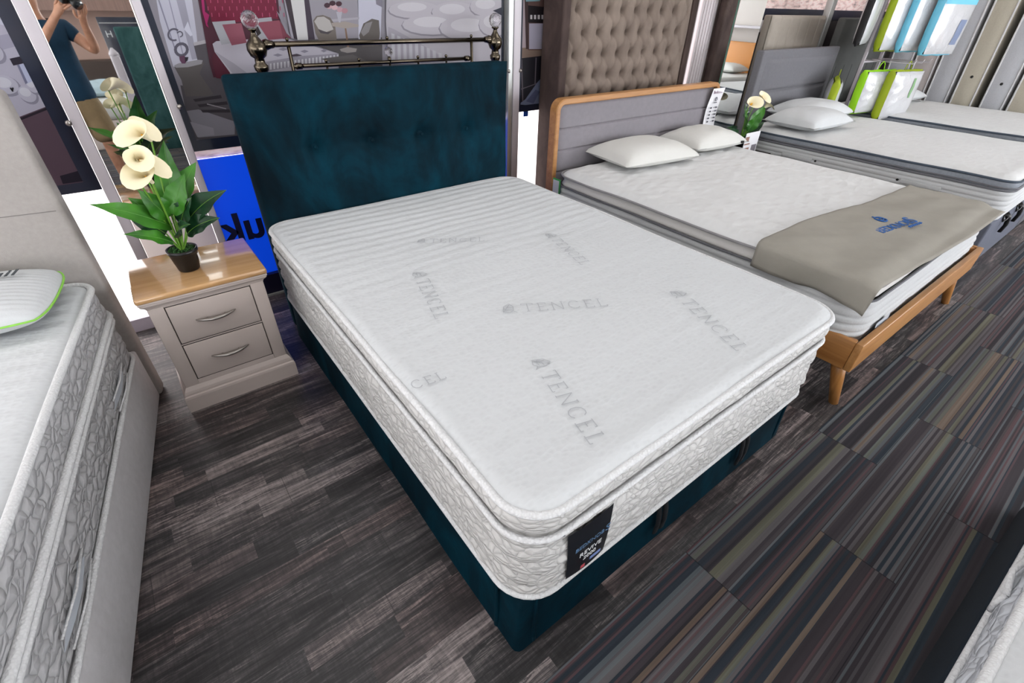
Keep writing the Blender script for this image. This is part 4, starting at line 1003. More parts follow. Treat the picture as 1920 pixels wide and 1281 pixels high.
# hanging price tag
pt_ = thing('price_card', 'white price card hanging on the corner of the oak bed headboard', 'price card', (3.69, 2.045, .73))
tc = MB(True); tc.grid(4, 10, lambda u, v: (-.082 + .164 * u + .02 * (v - .5), -.006 + .012 * sin(v * 4) - .004 * u, .305 * v)); tco = tc.build('card', mat('white_card', (236, 236, 240), .5), pt_, fix=False)
text_obj('shop_name', 'Bedknobs', .034, frame((.01, -.014, .275), (1, 0, 0), (0, 0, 1)), mat('plum_ink', (120, 84, 110), .6), pt_, .0005)
tk = MB(True); tk.tube([(.004 + .012 * cos(a), -.0135, .222 + .014 * sin(a)) for a in [2 * pi * i / 12 for i in range(12)]], .003, 5, closed=True); tk.box(-.016, .022, -.0145, -.0125, .192, .2)
for i in range(5):
    z = .15 - i * .027; tk.box(-.05 - .002 * i, -.028 - .002 * i, -.012, -.0095, z, z + .011); tk.box(-.004, .005, -.012, -.0095, z + .004, z + .007); tk.box(.022, .05, -.012, -.0095, z, z + .011)
tk.build('printed_prices', mat('print_grey', (90, 90, 100), .7), pt_)

# ------------------------------------------------------------------ second bedside table with lilies and card
n2 = thing('bedside_table', 'small dark bedside table half hidden between the oak bed and the slate grey bed', 'bedside table', (3.93, 1.82, 0))
MB().box(-.19, .19, -.17, .19, .0, .51, None, .004).build('cabinet_body', mat('dark_wood', (44, 38, 36), .5), n2); MB().box(-.205, .205, -.185, .2, .511, .535, None, .005).build('table_top', mat('dark_wood', (44, 38, 36), .5), n2)
lily((3.95, 1.86, .536), 'potted calla lily with three cream blooms between the oak bed and the slate grey bed', [
    ((-.03, -.02, .16), (-.15, -.05, .30), .085, LL, .01, .25), ((.04, -.02, .16), (.15, -.04, .30), .08, LL, .01, .25),
    ((.0, -.04, .14), (.03, -.08, .27), .08, LL, .0, .25), ((-.04, -.02, .08), (-.24, -.02, .17), .07, LD, .02, .25), ((-.03, .02, .1), (-.12, .06, .16), .08, LD, .02, .25),
    ((.05, .0, .1), (.2, -.04, .18), .07, LD, .02, .25), ((.0, .0, .2), (-.04, .02, .33), .07, LD, .0, .25)],
    [((-.05, -.02, .30), (-.35, -.6, .6), (.6, -.3, -.2), .085, .038), ((.05, -.01, .33), (.1, -.7, .6), (.5, -.2, -.5), .085, .038), ((.13, -.03, .27), (.5, -.4, .6), (.7, -.2, -.3), .085, .036)], 0, 1.22)
cdm = thing('display_card', 'small folded white card with brown print in front of the far lily pot', 'card', (3.86, 1.715, .536))
q = MB(); q.box(-.10, .12, -.004, 0, 0, .19, mat('white_card', (0, 0, 0))); q.box(-.10, -.005, -.0052, -.0042, .03, .07, mat('brown_print', (150, 112, 96), .6)); q.box(-.095, -.01, -.0052, -.0042, .095, .105, mat('brown_print', (0, 0, 0))); q.box(-.095, -.04, -.0052, -.0042, .12, .16, mat('brown_print', (0, 0, 0))); q.box(.03, .11, -.0052, -.0042, .02, .085, mat('grey_print', (120, 116, 124), .6))
q.build('folded_card', None, cdm)

# ------------------------------------------------------------------ slate grey bed
gb = thing('upholstered_bed', 'slate grey divan bed with a two-panel headboard and black lifting straps', 'bed', (4.95, 1.0, 0))
MB(True).box(-.765, .76, -1.0, 1.0, .01, .40, None, .015, 3).build('divan_base', mat('blue_grey_divan', (96, 100, 112), .95, bump=.3, bscale=400, var=.05, vscale=30), gb)
for x_ in (4.54, 4.92):
    q = MB(True); q.tube([(x_ - 4.95, -1.0, .40), (x_ - 4.95 + .02, -1.025, .37), (x_ - 4.95 + .05, -1.03, .31), (x_ - 4.95 + .055, -1.02, .25)], .009, 6, flat=2.0)
    q.tube([(x_ - 4.95 - .05, -1.0, .40), (x_ - 4.95 - .04, -1.012, .35), (x_ - 4.95 + .0, -1.02, .36), (x_ - 4.95 + .02, -1.02, .385)], .006, 6); q.build('lifting_strap', BLACKP, gb)
q = MB(True); q.box(-.64, .86, 1.055, 1.13, .2, 1.285, None, .012, 3)
def pn(z0, z1):
    def f(u, v):
        x = -.57 + u * 1.36; z = z0 + v * (z1 - z0); e = min(u * 1.36, (1 - u) * 1.36, v * (z1 - z0), (1 - v) * (z1 - z0)); return (x, 1.055 + .004 - .022 * (1 - (1 - min(1, e / .025)) ** 2), z)
    return f
for z0, z1 in ((.955, 1.215), (.69, .953), (.45, .688)): q.grid(30, 20, pn(z0, z1))
q.build('headboard', GREYD, gb)
m3 = thing('mattress', 'white mattress with grey mesh border and air vents on the slate grey bed', 'mattress', (4.95, 1.0, 0))
W3, D3 = 1.52, 2.0
c_ = MB(True); shell(c_, rr_path(W3, D3, .10, .04, 10), [(-.004 + .008 * sin(pi * i / 36), .405 + .205 * i / 36) for i in range(37)], lambda s, t, z: .008 * abs(sin(pi * t * 6)) ** .5, closeb=True); c_.build('channelled_side_panel', SIDE_STRIPE, m3, fix=False)
c_ = MB(True); shell(c_, rr_path(W3, D3, .10, .04, 10), [(-.02, .606), (.002, .625), (.004, .645), (.002, .662), (-.004, .672), (-.02, .684)], wav(.006)); c_.build('mesh_border', MESH3D, m3, fix=False)
rope(W3, D3, .10, .614, .008, .003, 'lower_piping', GREYD, m3, wob=.004); rope(W3, D3, .10, .632, .005, .006, 'middle_piping', GREYD, m3, wob=.004); rope(W3, D3, .10, .675, .008, .001, 'upper_piping', mat('dark_slate_piping', (70, 80, 92), .9), m3, wob=.005)
grid_top(W3 - .01, D3 - .01, .10, .678, .03, WHITE_TOP2, m3, .010, 'quilted_top', 60, 80, None, .07)
for y_ in (1.27, .65): q = MB(True); q.sphere((-.768, y_ - 1, .54), .010, None, 10, (.4, 1, 1)); q.build('air_vent', BLACKP, m3)
for y_ in (1.43, .5): q = MB(True); q.box(-.778, -.768, y_ - 1 - .13, y_ - 1 + .13, .525, .553, None, .003); q.build('fabric_handle', SIDE_STRIPE, m3)
make_pillow('white pillow with a grey gusset, front of the pair on the slate grey bed', (4.58, 1.60, .712), .70, .46, .16, -.05, PILLOW2, mat('grey_pillow_piping', (0, 0, 0)), 9)
make_pillow('white pillow lying behind the grey gusseted one on the slate grey bed', (4.92, 1.76, .735), .74, .46, .16, -.06, PILLOW2, None, 12)

# ------------------------------------------------------------------ far bed with stacked mattresses
fb = thing('divan_bed', 'far charcoal divan bed with a tall dark grey headboard, behind the hanging pillow bags', 'bed', (6.47, 1.0, 0))
MB(True).box(-.68, .66, -1.0, 1.0, .01, .468, None, .015, 3).build('divan_base', GREYD, fb)
q = MB(True); q.box(-.68, .74, 1.09, 1.17, 0, 1.53, None, .02, 3)
for k in range(7): q.box(-.72 + k * .2, -.72 + k * .2 + .002, 1.087, 1.091, .3, 1.1)
q.build('headboard', CHAR, fb)
m4 = thing('mattress', 'white mattress with grey mesh border on the farthest bed, before the upright mattresses', 'mattress', (6.475, 1.0, .05))
W4 = 1.40
c_ = MB(True); shell(c_, rr_path(W4, D3, .10, .04, 8), [(-.004, .422), (.004, .5), (-.002, .61)], None, closeb=True); c_.build('channelled_side_panel', SIDE_STRIPE, m4, fix=False)
c_ = MB(True); shell(c_, rr_path(W4, D3, .10, .04, 10), [(-.02, .606), (.004, .64), (-.002, .668), (-.02, .684)], wav(.006)); c_.build('mesh_border', MESH3D, m4, fix=False)
rope(W4, D3, .10, .612, .008, .002, 'lower_piping', GREYD, m4, wob=.004); rope(W4, D3, .10, .675, .008, .001, 'upper_piping', mat('dark_slate_piping', (0, 0, 0)), m4, wob=.006)
grid_top(W4 - .01, D3 - .01, .10, .678, .03, WHITE_TOP2, m4, .010, 'quilted_top', 50, 60, None, .07)
make_pillow('white pillow at the head of the farthest bed, right of the hanging bags', (6.70, 1.70, .762), .70, .46, .14, -.1, PILLOW2, None, 21)
def standing(y0, y1, m, label, lean, z1=2.05, x0=7.30, vent=None):
    t = thing('upright_mattress', label, 'mattress', (x0, (y0 + y1) / 2, 0), 0, None); t.rotation_euler = (lean, 0, 0); hw = (y1 - y0) / 2 - .006
    q = MB(True)
    def f(u, v): return (.0 - .012 * sin(pi * u) - .002 * abs(sin(v * z1 / .05)), (u * 2 - 1) * (hw - .01), .01 + v * (z1 - .01))
    q.box(0, 1.3, -hw, hw, .01, z1, None, .015, 3); q.grid(8, 90, f); q.build('mattress_body', m, t)
    for s_ in (-1, 1): MB(True).tube([(-.004, s_ * (hw - .012), .03), (-.004, s_ * (hw - .012), z1 - .03)], .009, 6).build('piping', ROPE, t)
    if vent: MB(True).sphere((-.016, 0, vent), .014, None, 10, (.4, 1, 1)).build('air_vent', BLACKP, t)
    return t
SC1 = make_knit('upright_side_cream', (190, 184, 168), 14, .2, 60, .3, 2, .92, .004); SC2 = make_knit('upright_side_grey', (190, 192, 197), 14, .3, 60, .3, 2, .92, .004); SC3 = make_knit('upright_side_rose', (192, 184, 182), 14, .1, 60, .3, 2, .95, .004)
standing(1.76, 2.0, SC2, 'grey-white mattress standing on end, last of the upright row by the window', -.045)
standing(1.515, 1.75, SC3, 'faintly rosy white mattress standing on end, just right of the hanging bags', -.045)
standing(1.275, 1.505, SC2, 'plain grey-white mattress standing on end, left of the cream one', -.045)
standing(1.03, 1.255, SC1, 'cream sided mattress standing on end, left of the wide dark gap', -.045, vent=1.02)
standing(.755, .975, SC2, 'cool white ribbed mattress standing on end, right of the wide dark gap', -.045, vent=.98)
standing(.51, .74, SC1, 'cream sided mattress standing on end at the right edge of the row', -.045, vent=.94)
standing(.25, .49, SC2, 'white mattress standing on end at the near end of the upright row', -.045)

# ------------------------------------------------------------------ near right corner bed
cb = thing('divan_bed', 'dark navy divan bed in the bottom right corner of the aisle', 'bed', (1.05, -1.84, 0), -.04)
MB(True).box(-.77, .77, -1.02, 1.075, .006, .285, None, .02, 3).build('divan_base', NAVYD, cb)
m5 = thing('mattress', 'white mattress with pale grey quilted sides on the dark navy divan, bottom right corner', 'mattress', (1.05, -1.84, 0), -.04)
c_ = MB(True); shell(c_, rr_path(1.56, 2.12, .12, .03, 10), [(-.006 + .012 * sin(pi * i / 24), .290 + .185 * i / 24) for i in range(25)] + [(-.02, .488)], quilt_fn(.010, 3.0, 0, 30), closeb=True); c_.build('quilted_side_panel', make_quilt('corner_mattress_side', (208, 212, 218), .04, (20, 20, 34)), m5, fix=False)
rope(1.56, 2.12, .12, .290, .009, .002, 'bottom_piping', ROPE, m5); rope(1.56, 2.12, .12, .478, .011, .0, 'top_piping', ROPE, m5)
grid_top(1.55, 2.11, .12, .482, .02, WHITE_TOP, m5, .008, 'quilted_top', 50, 60)
q = MB(True); q.tube([(-.14, 1.075, .40), (-.06, 1.088, .412), (.02, 1.075, .42)], .007, 8); q.tube([(-.14, 1.075, .40), (-.16, 1.08, .37), (-.155, 1.075, .34)], .006, 8); q.build('corded_handle', ROPE, m5)
# ------------------------------------------------------------------ brass headboard behind the teal one
br = thing('metal_headboard', 'antique brass rail headboard with crystal ball finials, behind the teal headboard', 'headboard', (.95, 2.42, 0))
CRY = NT('cut_crystal'); CRY.b.inputs['Base Color'].default_value = (.95, .93, .95, 1); CRY.b.inputs['Roughness'].default_value = .05; CRY.b.inputs['Transmission Weight'].default_value = 1.0; CRY.b.inputs['IOR'].default_value = 1.5
CRY.bump(CRY.voro(CRY.coords(), 110), .5, .004)
PX = (.235 - .95, 1.655 - .95)
def bpart(name): return MB(True)
for x in PX:
    q = MB(True); q.lathe([(.026, 0), (.026, 1.28), (.032, 1.285), (.034, 1.305), (.024, 1.315), (.022, 1.335), (.036, 1.345), (.046, 1.37), (.043, 1.395), (.030, 1.41), (.022, 1.42), (.013, 1.435), (.012, 1.445), (.022, 1.452), (.022, 1.458)], 20, None, x, 0)
    q.build('post', BRASS, br); MB().sphere((x, 0, 1.492), .039, None, 14).build('crystal_ball', CRY.m, br)
q = MB(True)
q.tube([(PX[0] + .02, 0, 1.392), (PX[1] - .02, 0, 1.392)], .0125, 12)
for x, s_ in ((PX[0], 1), (PX[1], -1)): q.tube([(x + s_ * .035, 0, 1.392), (x + s_ * .05, 0, 1.392), (x + s_ * .065, 0, 1.392), (x + s_ * .08, 0, 1.392)], [.02, .024, .018, .016], 12)
q.build('top_rail', BRASS, br)
for x in (.385 - .95, 1.475 - .95): q = MB(True); q.tube([(x, 0, .35), (x, 0, 1.392)], .009, 10); q.sphere((x, 0, 1.412), .009, None, 10); q.build('inner_upright', BRASS, br)
q = MB(True); q.tube([(.39 - .95, 0, 1.295), (1.47 - .95, 0, 1.295)], .010, 10)
for x in (.40 - .95, 1.455 - .95): q.tube([(x, 0, 1.295), (x + (.03 if x < 0 else -.03), 0, 1.295)], .015, 10)
q.build('second_rail', BRASS, br)
for x in (.56, .74, .92, 1.10, 1.29):
    q = MB(True); q.tube([(x - .95, 0, .35), (x - .95, 0, 1.295)], .006, 8)
    if x != .92: q.sphere((x - .95, 0, 1.313), .009, None, 10)
    else: q.tube([(-.03, 0, 1.295), (-.03, 0, 1.322)], [.011, .009], 8)
    q.build('spindle', BRASS, br)
MB().sphere((-.03, 0, 1.346), .024, None, 12).build('crystal_ball', CRY.m, br)
q = MB(True); q.sphere((-.03, 0, 1.41), .009, None, 10); q.build('finial', BRASS, br)
q = MB(True); q.tube([(PX[0], 0, .35), (PX[1], 0, .35)], .012, 10); q.build('bottom_rail', BRASS, br)

# ------------------------------------------------------------------ tall buttoned headboard
tb = thing('tufted_headboard', 'tall taupe diamond-buttoned headboard with dark winged sides, behind the oak bed', 'headboard', (2.93, 2.5, 0))
TX0, TX1, TY = 2.20 - 2.93, 3.70 - 2.93, -.10
MB(True).box(TX0, TX0 + .075, TY - .005, .11, 0, 2.1, None, .015, 3).build('side_wing', BROWNV, tb); MB(True).box(TX1 - .075, TX1, TY - .005, .11, 0, 2.1, None, .015, 3).build('side_wing', BROWNV, tb)
BW, BH = .151, .1365
BX0 = 2.345 - 2.93
def tuft(u, v):
    x = TX0 + .07 + u * (1.5 - .14); z = .30 + v * 1.75
    gx = (x - BX0) / BW; gz = (z - 1.555) / BH
    # nearest button of the two interleaved lattices, z rows of spacing BH
    best = 9
    for r_ in (math.floor(gz), math.floor(gz) + 1):
        off = .5 * (int(r_) % 2); c0 = round(gx - off) + off
        if -.3 <= c0 <= 7.7:
            dx = (gx - c0) * BW; dz = (gz - r_) * BH; best = min(best, dx * dx + dz * dz)
    d = sqrt(best)
    inside = -.5 < gx < 8.1
    pit = .064 * math.exp(-(d / .028) ** 1.2)
    fold = 0
    if inside:
        # diamond fold lines run between interleaved buttons
        for s_ in (1, -1):
            ph = gx + s_ * gz / 2 ; k = abs((ph + .0) - round(ph + .0)) * BW / 1.12; fold += .013 * math.exp(-(k / .008) ** 1.2)
    e = min(u, 1 - u) * 1.36; d2 = .006 * noise.noise(Vector((x * 5, z * 5, 3)))
    return (x, TY + .03 - .045 * min(1, e / .05 + .2) + pit + fold + d2, z)
tq = MB(True).grid(190, 240, tuft).build('buttoned_panel', TAUPE, tb, fix=False)
nb = 0
for r_ in range(-9, 4):
    for c_ in range(8):
        x = BX0 + (c_ + .5 * (r_ % 2)) * BW; z = 1.555 + r_ * BH
        if .32 < z < 2.04: MB(True).sphere((x, TY + .044, z), .009, None, 8, (1, .6, 1)).build('button', BROWNV, tb); nb += 1
MB().box(TX0 + .01, TX1 - .01, .0, .10, .0, 2.08).build('backing_board', BROWNV, tb)

# ------------------------------------------------------------------ things between the tall headboard and the slate bed
rp = thing('ribbed_panel', 'white vertically ribbed panel with silver edging, right of the tall buttoned headboard', 'panel', (4.19, 2.57, 0))
q = MB()
for k in range(9): q.box(-.20 + k * .042, -.20 + k * .042 + .034, -.008, .03, .05, 2.5, None, .004)
q.build('ribbed_face', mat('glossy_white_slats', (222, 210, 214), .3), rp); MB().box(.178, .205, -.014, .03, .0, 2.55, None, .003).build('silver_edge', ALU, rp); MB().box(.208, .222, -.014, .03, .0, 2.55, None, .003).build('silver_edge', ALU, rp)
MB().box(-.205, .178, .031, .05, .0, 2.5).build('backing_board', mat('white_board', (222, 222, 226), .6), rp)
tag(MB().box(-.05, .05, -.02, .02, 0, 2.5, None, .004).build('display_board', mat('gloss_black', (10, 10, 12), .3), None, (4.47, 2.60, 0)), 'narrow glossy black board beside the white ribbed panel', 'board')
dh = thing('headboard', 'dark brown velvet headboard seen as a tall sliver left of the far mirror', 'headboard', (4.33, 2.49, 0))
MB(True).box(-.12, .12, -.03, .05, 0, 2.3, None, .02, 3).build('padded_panel', BROWNV, dh); MB().box(-.11, .11, .051, .07, 0, 2.2).build('backing_board', BROWNV, dh)
mr2 = thing('leaning_mirror', 'tall frameless mirror leaning left of the stone coloured headboard', 'mirror', (3.955, 2.07, 0), -.1)
MB().box(-.175, .165, -.003, .003, .02, 2.3).build('mirror_glass', MATS['mirror'], mr2); MB().box(-.177, .167, .004, .014, .0, 2.302).build('glass_edge', mat('green_glass_edge', (90, 130, 116), .3), mr2)
sh = thing('headboard', 'stone coloured headboard with vertical stitched tucks, behind the slate grey headboard', 'headboard', (5.38, 2.36, 0))
q = MB(True)
def shf(u, v):
    x = -.60 + u * 1.08; z = .4 + v * 1.14; d = 0
    for k in range(6):
        dx = x - (-.44 + k * .19); d += (.011 * math.exp(-(dx / .007) ** 2)) * (1 if z > 1.16 else .3) + .02 * math.exp(-((dx / .02) ** 2 + ((z - 1.17) / .03) ** 2))
    d += .008 * math.exp(-((z - 1.165) / .006) ** 2) * (.4)
    e = min(u * 1.08, (1 - u) * 1.08, (1 - v) * 1.14); d += .02 * max(0, 1 - e / .03) ** 2
    return (x, -.052 + d, z)
q.grid(120, 60, shf); q.box(-.60, .48, -.025, .05, 0, 1.54, None, .015, 3); q.build('padded_panel', TANF, sh)
MB().box(-.5, .4, .05, .07, .2, 1.4).build('backing_board', TANF, sh)
nb_ = thing('display_rail', 'dark navy display rail high on the glazing above the stone headboard', 'rail', (6.2, 2.60, 1.475))
MB().box(-1.15, 2.9, -.02, .03, .02, .115, None, .003).build('navy_rail', NAVY, nb_); MB().box(-1.15, -.05, -.021, .028, -.085, .018, None, .003).build('white_strip', mat('white_board', (0, 0, 0)), nb_)
bb = thing('display_board', 'black board behind the dark grey headboard with a white cable loop', 'board', (6.9, 2.585, 0))
MB().box(-.62, 1.9, -.02, .03, 0, 1.48, None, .003).build('board_panel', mat('gloss_black', (0, 0, 0)), bb)
q = MB(True); q.tube([(-.44 + .10 * cos(a), -.03, 1.32 + .10 * sin(a)) for a in [pi * .3 + pi * 1.2 * i / 16 for i in range(17)]], .006, 6); q.build('white_cable', PILLOW, bb)

# ------------------------------------------------------------------ stand with hanging pillow bags
sd = thing('display_stand', 'white metal stand with two uprights carrying the hanging pillow bags', 'stand', (5.742, 1.77, 0))
MB().box(-.012, .012, -.014, .014, .02, 2.2, None, .003).build('upright', WPAINT, sd); MB().box(.40, .428, -.014, .014, 1.0, 2.2, None, .003).build('upright', WPAINT, sd)
for z in (1.17, 1.78): MB(True).tube([(-.01, 0, z), (.42, 0, z)], .010, 8).build('cross_bar', WPAINT, sd)
for z in (1.19, 1.85):
    for dx in (.0, .21, .41): q = MB(True); q.tube([(dx, 0, z), (dx, -.44, z), (dx, -.452, z + .03)], .004, 6); q.build('hanging_hook', WPAINT, sd)
q = MB(); q.box(-.016, .02, -.25, .12, .0, .02); q.build('base_foot', WPAINT, sd)
PLAS = NT('clear_plastic_over_white'); PLAS.b.inputs['Base Color'].default_value = (.54, .55, .57, 1); PLAS.b.inputs['Roughness'].default_value = .4; PLAS.b.inputs['Coat Weight'].default_value = .8; PLAS.b.inputs['Coat Roughness'].default_value = .12
PLAS.bump(PLAS.noise(PLAS.coords(), 22, 4, .6, 1.0), .7, .01)
def bag(label, x, y, ztop, w_, h_, t_, gc, label_fn=None, rz=0, seed=0, topband=None, group='pillow bags on the hanging stand'):
    t = thing('pillow_bag', label, 'pillow bag', (x, y, ztop), rz)
    def face(sg):
        def f(u, v):
            a, b_ = 2 * u - 1, 2 * v - 1; e = max(0, 1 - abs(a) ** 3) ** .6 * max(0, 1 - abs(b_) ** 4) ** .5
            wr = .007 * noise.noise(Vector((a * 3 + seed, b_ * 4, seed)))
            return (a * w_ / 2 * (1 - .06 * (b_ < 0) * b_ * b_), sg * (-t_ * .30 - t_ * .28 * e) + wr * e, -h_ / 2 + b_ * h_ / 2)
        return f
    q = MB(True); q.grid(18, 22, face(1)); q.build('front_panel', PLAS.m, t, fix=False); q = MB(True); q.grid(18, 22, face(-1)); q.build('back_panel', PLAS.m, t, fix=False)
    # coloured gusset all round
    ol = []
    for i in range(80):
        k = i / 80 * 4; s_ = int(k); f = (k - s_) * 2 - 1; a, b_ = [(f, -1), (1, f), (-f, 1), (-1, -f)][s_]
        ol.append((a * w_ / 2 * (1 - .06 * (b_ < 0) * b_ * b_), -h_ / 2 + b_ * h_ / 2, a, b_))
    vs = []; 
    for j in range(7):
        g = j / 6 * 2 - 1
        for X, Z, a, b_ in ol:
            bul = .014 * (1 - g * g) + .006 * noise.noise(Vector((X * 12 + seed, Z * 12, g)))
            pin = .35 + .65 * (1 - abs(b_) ** 6) if abs(a) > .99 else .45
            vs.append((X + a * bul * (abs(a) > .99), g * t_ * .31 * min(1, pin + .2), Z + b_ * bul * (abs(b_) > .99)))
    n = len(ol); q = MB(True); q.put(vs, [(j * n + i, j * n + (i + 1) % n, (j + 1) * n + (i + 1) % n, (j + 1) * n + i) for j in range(6) for i in range(n)], None, True); q.build('coloured_gusset', gc, t)
    q = MB(True); q.tube([(-.05, 0, -.005), (-.03, 0, .06), (0, 0, .085), (.03, 0, .06), (.05, 0, -.005)], .004, 6); q.build('hanging_strap', gc, t)
    if topband: q = MB(True); q.grid(18, 6, lambda u, v: tuple(Vector(face(1)(u, .66 + .34 * v)) + Vector((0, -.003, 0)))); q.build('coloured_top_band', topband, t, fix=False)
    if label_fn:
        cx, cz, lw, lh, lm_ = label_fn
        q = MB(True); q.grid(6, 8, lambda u, v: tuple(Vector(face(1)(.5 + (cx + (u - .5) * lw) / w_, 1 + (cz + (v - .5) * lh) / h_)) + Vector((0, -.004, 0)))); q.build('printed_label', lm_, t, fix=False)
    return t
LIME = mat('lime_green_fabric', (150, 214, 20), .6); OLIVE = mat('olive_green_fabric', (150, 168, 22), .6); SKY = mat('sky_blue_fabric', (112, 194, 222), .6); BLK2 = mat('black_fabric_bag', (16, 15, 18), .7)
GLAB = mat('green_label_print', (120, 160, 112), .6); BLAB = mat('slate_blue_label', (116, 130, 160), .5)
bag('lower hanging pillow bag with a bright lime green side, left of the olive one', 5.70, 1.57, 1.11, .42, .36, .13, LIME, None, -.25, 1)
bag('lower hanging pillow bag with an olive green side and small green label', 5.87, 1.40, 1.12, .41, .42, .14, OLIVE, (.06, -.14, .035, .17, GLAB), -.25, 2)
bag('upper hanging pillow bag with an olive green side, nearest the white upright', 5.92, 1.64, 1.86, .46, .58, .12, OLIVE, None, -.22, 3)
bag('upper hanging pillow bag with a sky blue side, middle of the upper row', 6.06, 1.50, 1.86, .48, .58, .11, SKY, None, -.22, 4)
bag('upper hanging pillow bag with sky blue top band and slate blue label, frontmost', 6.17, 1.33, 1.86, .47, .60, .12, SKY, (.10, -.42, .10, .20, BLAB), -.25, 5, SKY)
bag('black sided pillow bag hanging high on the left of the white upright', 5.52, 1.78, 1.95, .42, .62, .10, BLK2, None, .22, 6)
bag('olive sided pillow bag low behind the white upright above the bed pillows', 5.53, 1.86, 1.02, .42, .40, .12, OLIVE, None, .42, 7)

# ------------------------------------------------------------------ the photographer (seen in the mirror)
SKIN = NT('skin'); _f = SKIN.noise(SKIN.coords(), 14, 3); SKIN.link(SKIN.ramp(_f, [(.3, lin((176, 126, 100))), (.7, lin((204, 154, 126)))]), SKIN.b.inputs['Base Color']); SKIN.b.inputs['Roughness'].default_value = .5; SKIN.b.inputs['Subsurface Weight'].default_value = .1; SKIN.b.inputs['Subsurface Radius'].default_value = (.02, .008, .004); MATS['skin'] = SKIN.m
def skin_mesh(name, verts, edges, radii, m, parent, root=0, sub=2):
    me = bpy.data.meshes.new(name); me.from_pydata([tuple(v) for v in verts], edges, []); o = new_obj(name, me, parent)
    mod = o.modifiers.new('skin', 'SKIN'); mod.use_smooth_shade = True
    sv = me.skin_vertices[0].data
    for i, r in enumerate(radii):
        sv[i].radius = r if isinstance(r, tuple) else (r, r); sv[i].use_root = (i == root)
    if sub: ss = o.modifiers.new('smooth', 'SUBSURF'); ss.levels = sub; ss.render_levels = sub
    me.materials.append(m)
    dg = bpy.context.evaluated_depsgraph_get(); me2 = bpy.data.meshes.new_from_object(o.evaluated_get(dg)); o.modifiers.clear(); o.data = me2; bpy.data.meshes.remove(me); me2.name = name
    for p in me2.polygons: p.use_smooth = True
    if not me2.materials: me2.materials.append(m)
    return o
PX0, PY0 = -.80, -.86
ps = thing('person', 'person in a navy t-shirt and khaki shorts raising a black camera, standing in the aisle', 'person', (PX0, PY0, 0))
def R_(x, y, z): return (x - PX0, y - PY0, z)
V = []; Ed = []; Rd = []
def addv(p, r, prev=None):
    V.append(R_(*p)); Rd.append(r); i = len(V) - 1
    if prev is not None: Ed.append((prev, i))
    return i
pel = addv((-.76, -.88, .92), (.155, .115)); wa = addv((-.76, -.88, 1.08), (.145, .105), pel); ch = addv((-.765, -.87, 1.26), (.155, .115), wa); up = addv((-.77, -.85, 1.40), (.13, .09), ch)
nk = addv((-.77, -.835, 1.50), .056, up); n2_ = addv((-.765, -.815, 1.57), .055, nk)
hd0 = addv((-.76, -.80, 1.64), (.072, .082), n2_); hd1 = addv((-.76, -.805, 1.70), (.080, .095), hd0); hd2 = addv((-.76, -.81, 1.76), (.070, .085), hd1)
def finger_set(wrist_i, palm_c, fdir, side, nrm, curl, scale=1.0):
    pc_ = Vector(palm_c); f = Vector(fdir).normalized(); s_ = Vector(side).normalized(); n = Vector(nrm).normalized()
    pi_ = addv(tuple(pc_), (.034, .017), wrist_i)
    for k, (off, L) in enumerate(((-.030, .068), (-.010, .078), (.010, .074), (.029, .058))):
        b_ = pc_ + s_ * off + f * .035; k1 = addv(tuple(b_), .0095, pi_); a = curl
        p2_ = b_ + (f * cos(a * .5) + n * sin(a * .5)) * L * .45; k2 = addv(tuple(p2_), .0088, k1)
        p3_ = p2_ + (f * cos(a * 1.3) + n * sin(a * 1.3)) * L * .33; k3 = addv(tuple(p3_), .0082, k2)
        p4_ = p3_ + (f * cos(a * 1.9) + n * sin(a * 1.9)) * L * .27; addv(tuple(p4_), .007, k3)
    t1_ = pc_ - s_ * .036 - f * .015; a1 = addv(tuple(t1_), .0115, pi_); t2_ = t1_ - s_ * .018 + f * .026 + n * .018; a2 = addv(tuple(t2_), .0105, a1); t3_ = t2_ + f * .02 + n * .018; addv(tuple(t3_), .009, a2)
# his left arm (far side from the post edge): elbow low, hand on top of the camera body
sl_ = addv((-.93, -.86, 1.42), .062, up); el = addv((-.90, -.66, 1.20), .047, sl_); wl_ = addv((-.62, -.575, 1.50), .029, el)
sr_ = addv((-.59, -.86, 1.42), .062, up); er = addv((-.43, -.80, 1.24), .046, sr_); wr_ = addv((-.435, -.60, 1.46), .029, er)
finger_set(wl_, (-.555, -.56, 1.57), (.75, .2, .6), (.3, .3, -.9), (.4, .3, .1), .75)
finger_set(wr_, (-.425, -.555, 1.515), (.35, .65, .6), (.9, -.3, .1), (0, -.3, .9), .8)
for sx in (-1, 1):
    hp = addv((-.76 + sx * .095, -.88, .84), .098, pel); kn = addv((-.76 + sx * .12, -.85, .48), .062, hp); cf = addv((-.76 + sx * .12, -.88, .32), .058, kn); an = addv((-.76 + sx * .12, -.90, .09), .037, cf); ft = addv((-.76 + sx * .14, -.80, .04), (.04, .028), an); addv((-.76 + sx * .15, -.73, .03), (.036, .02), ft)
body = skin_mesh('body', V, Ed, Rd, MATS['skin'], ps, 0, 2)
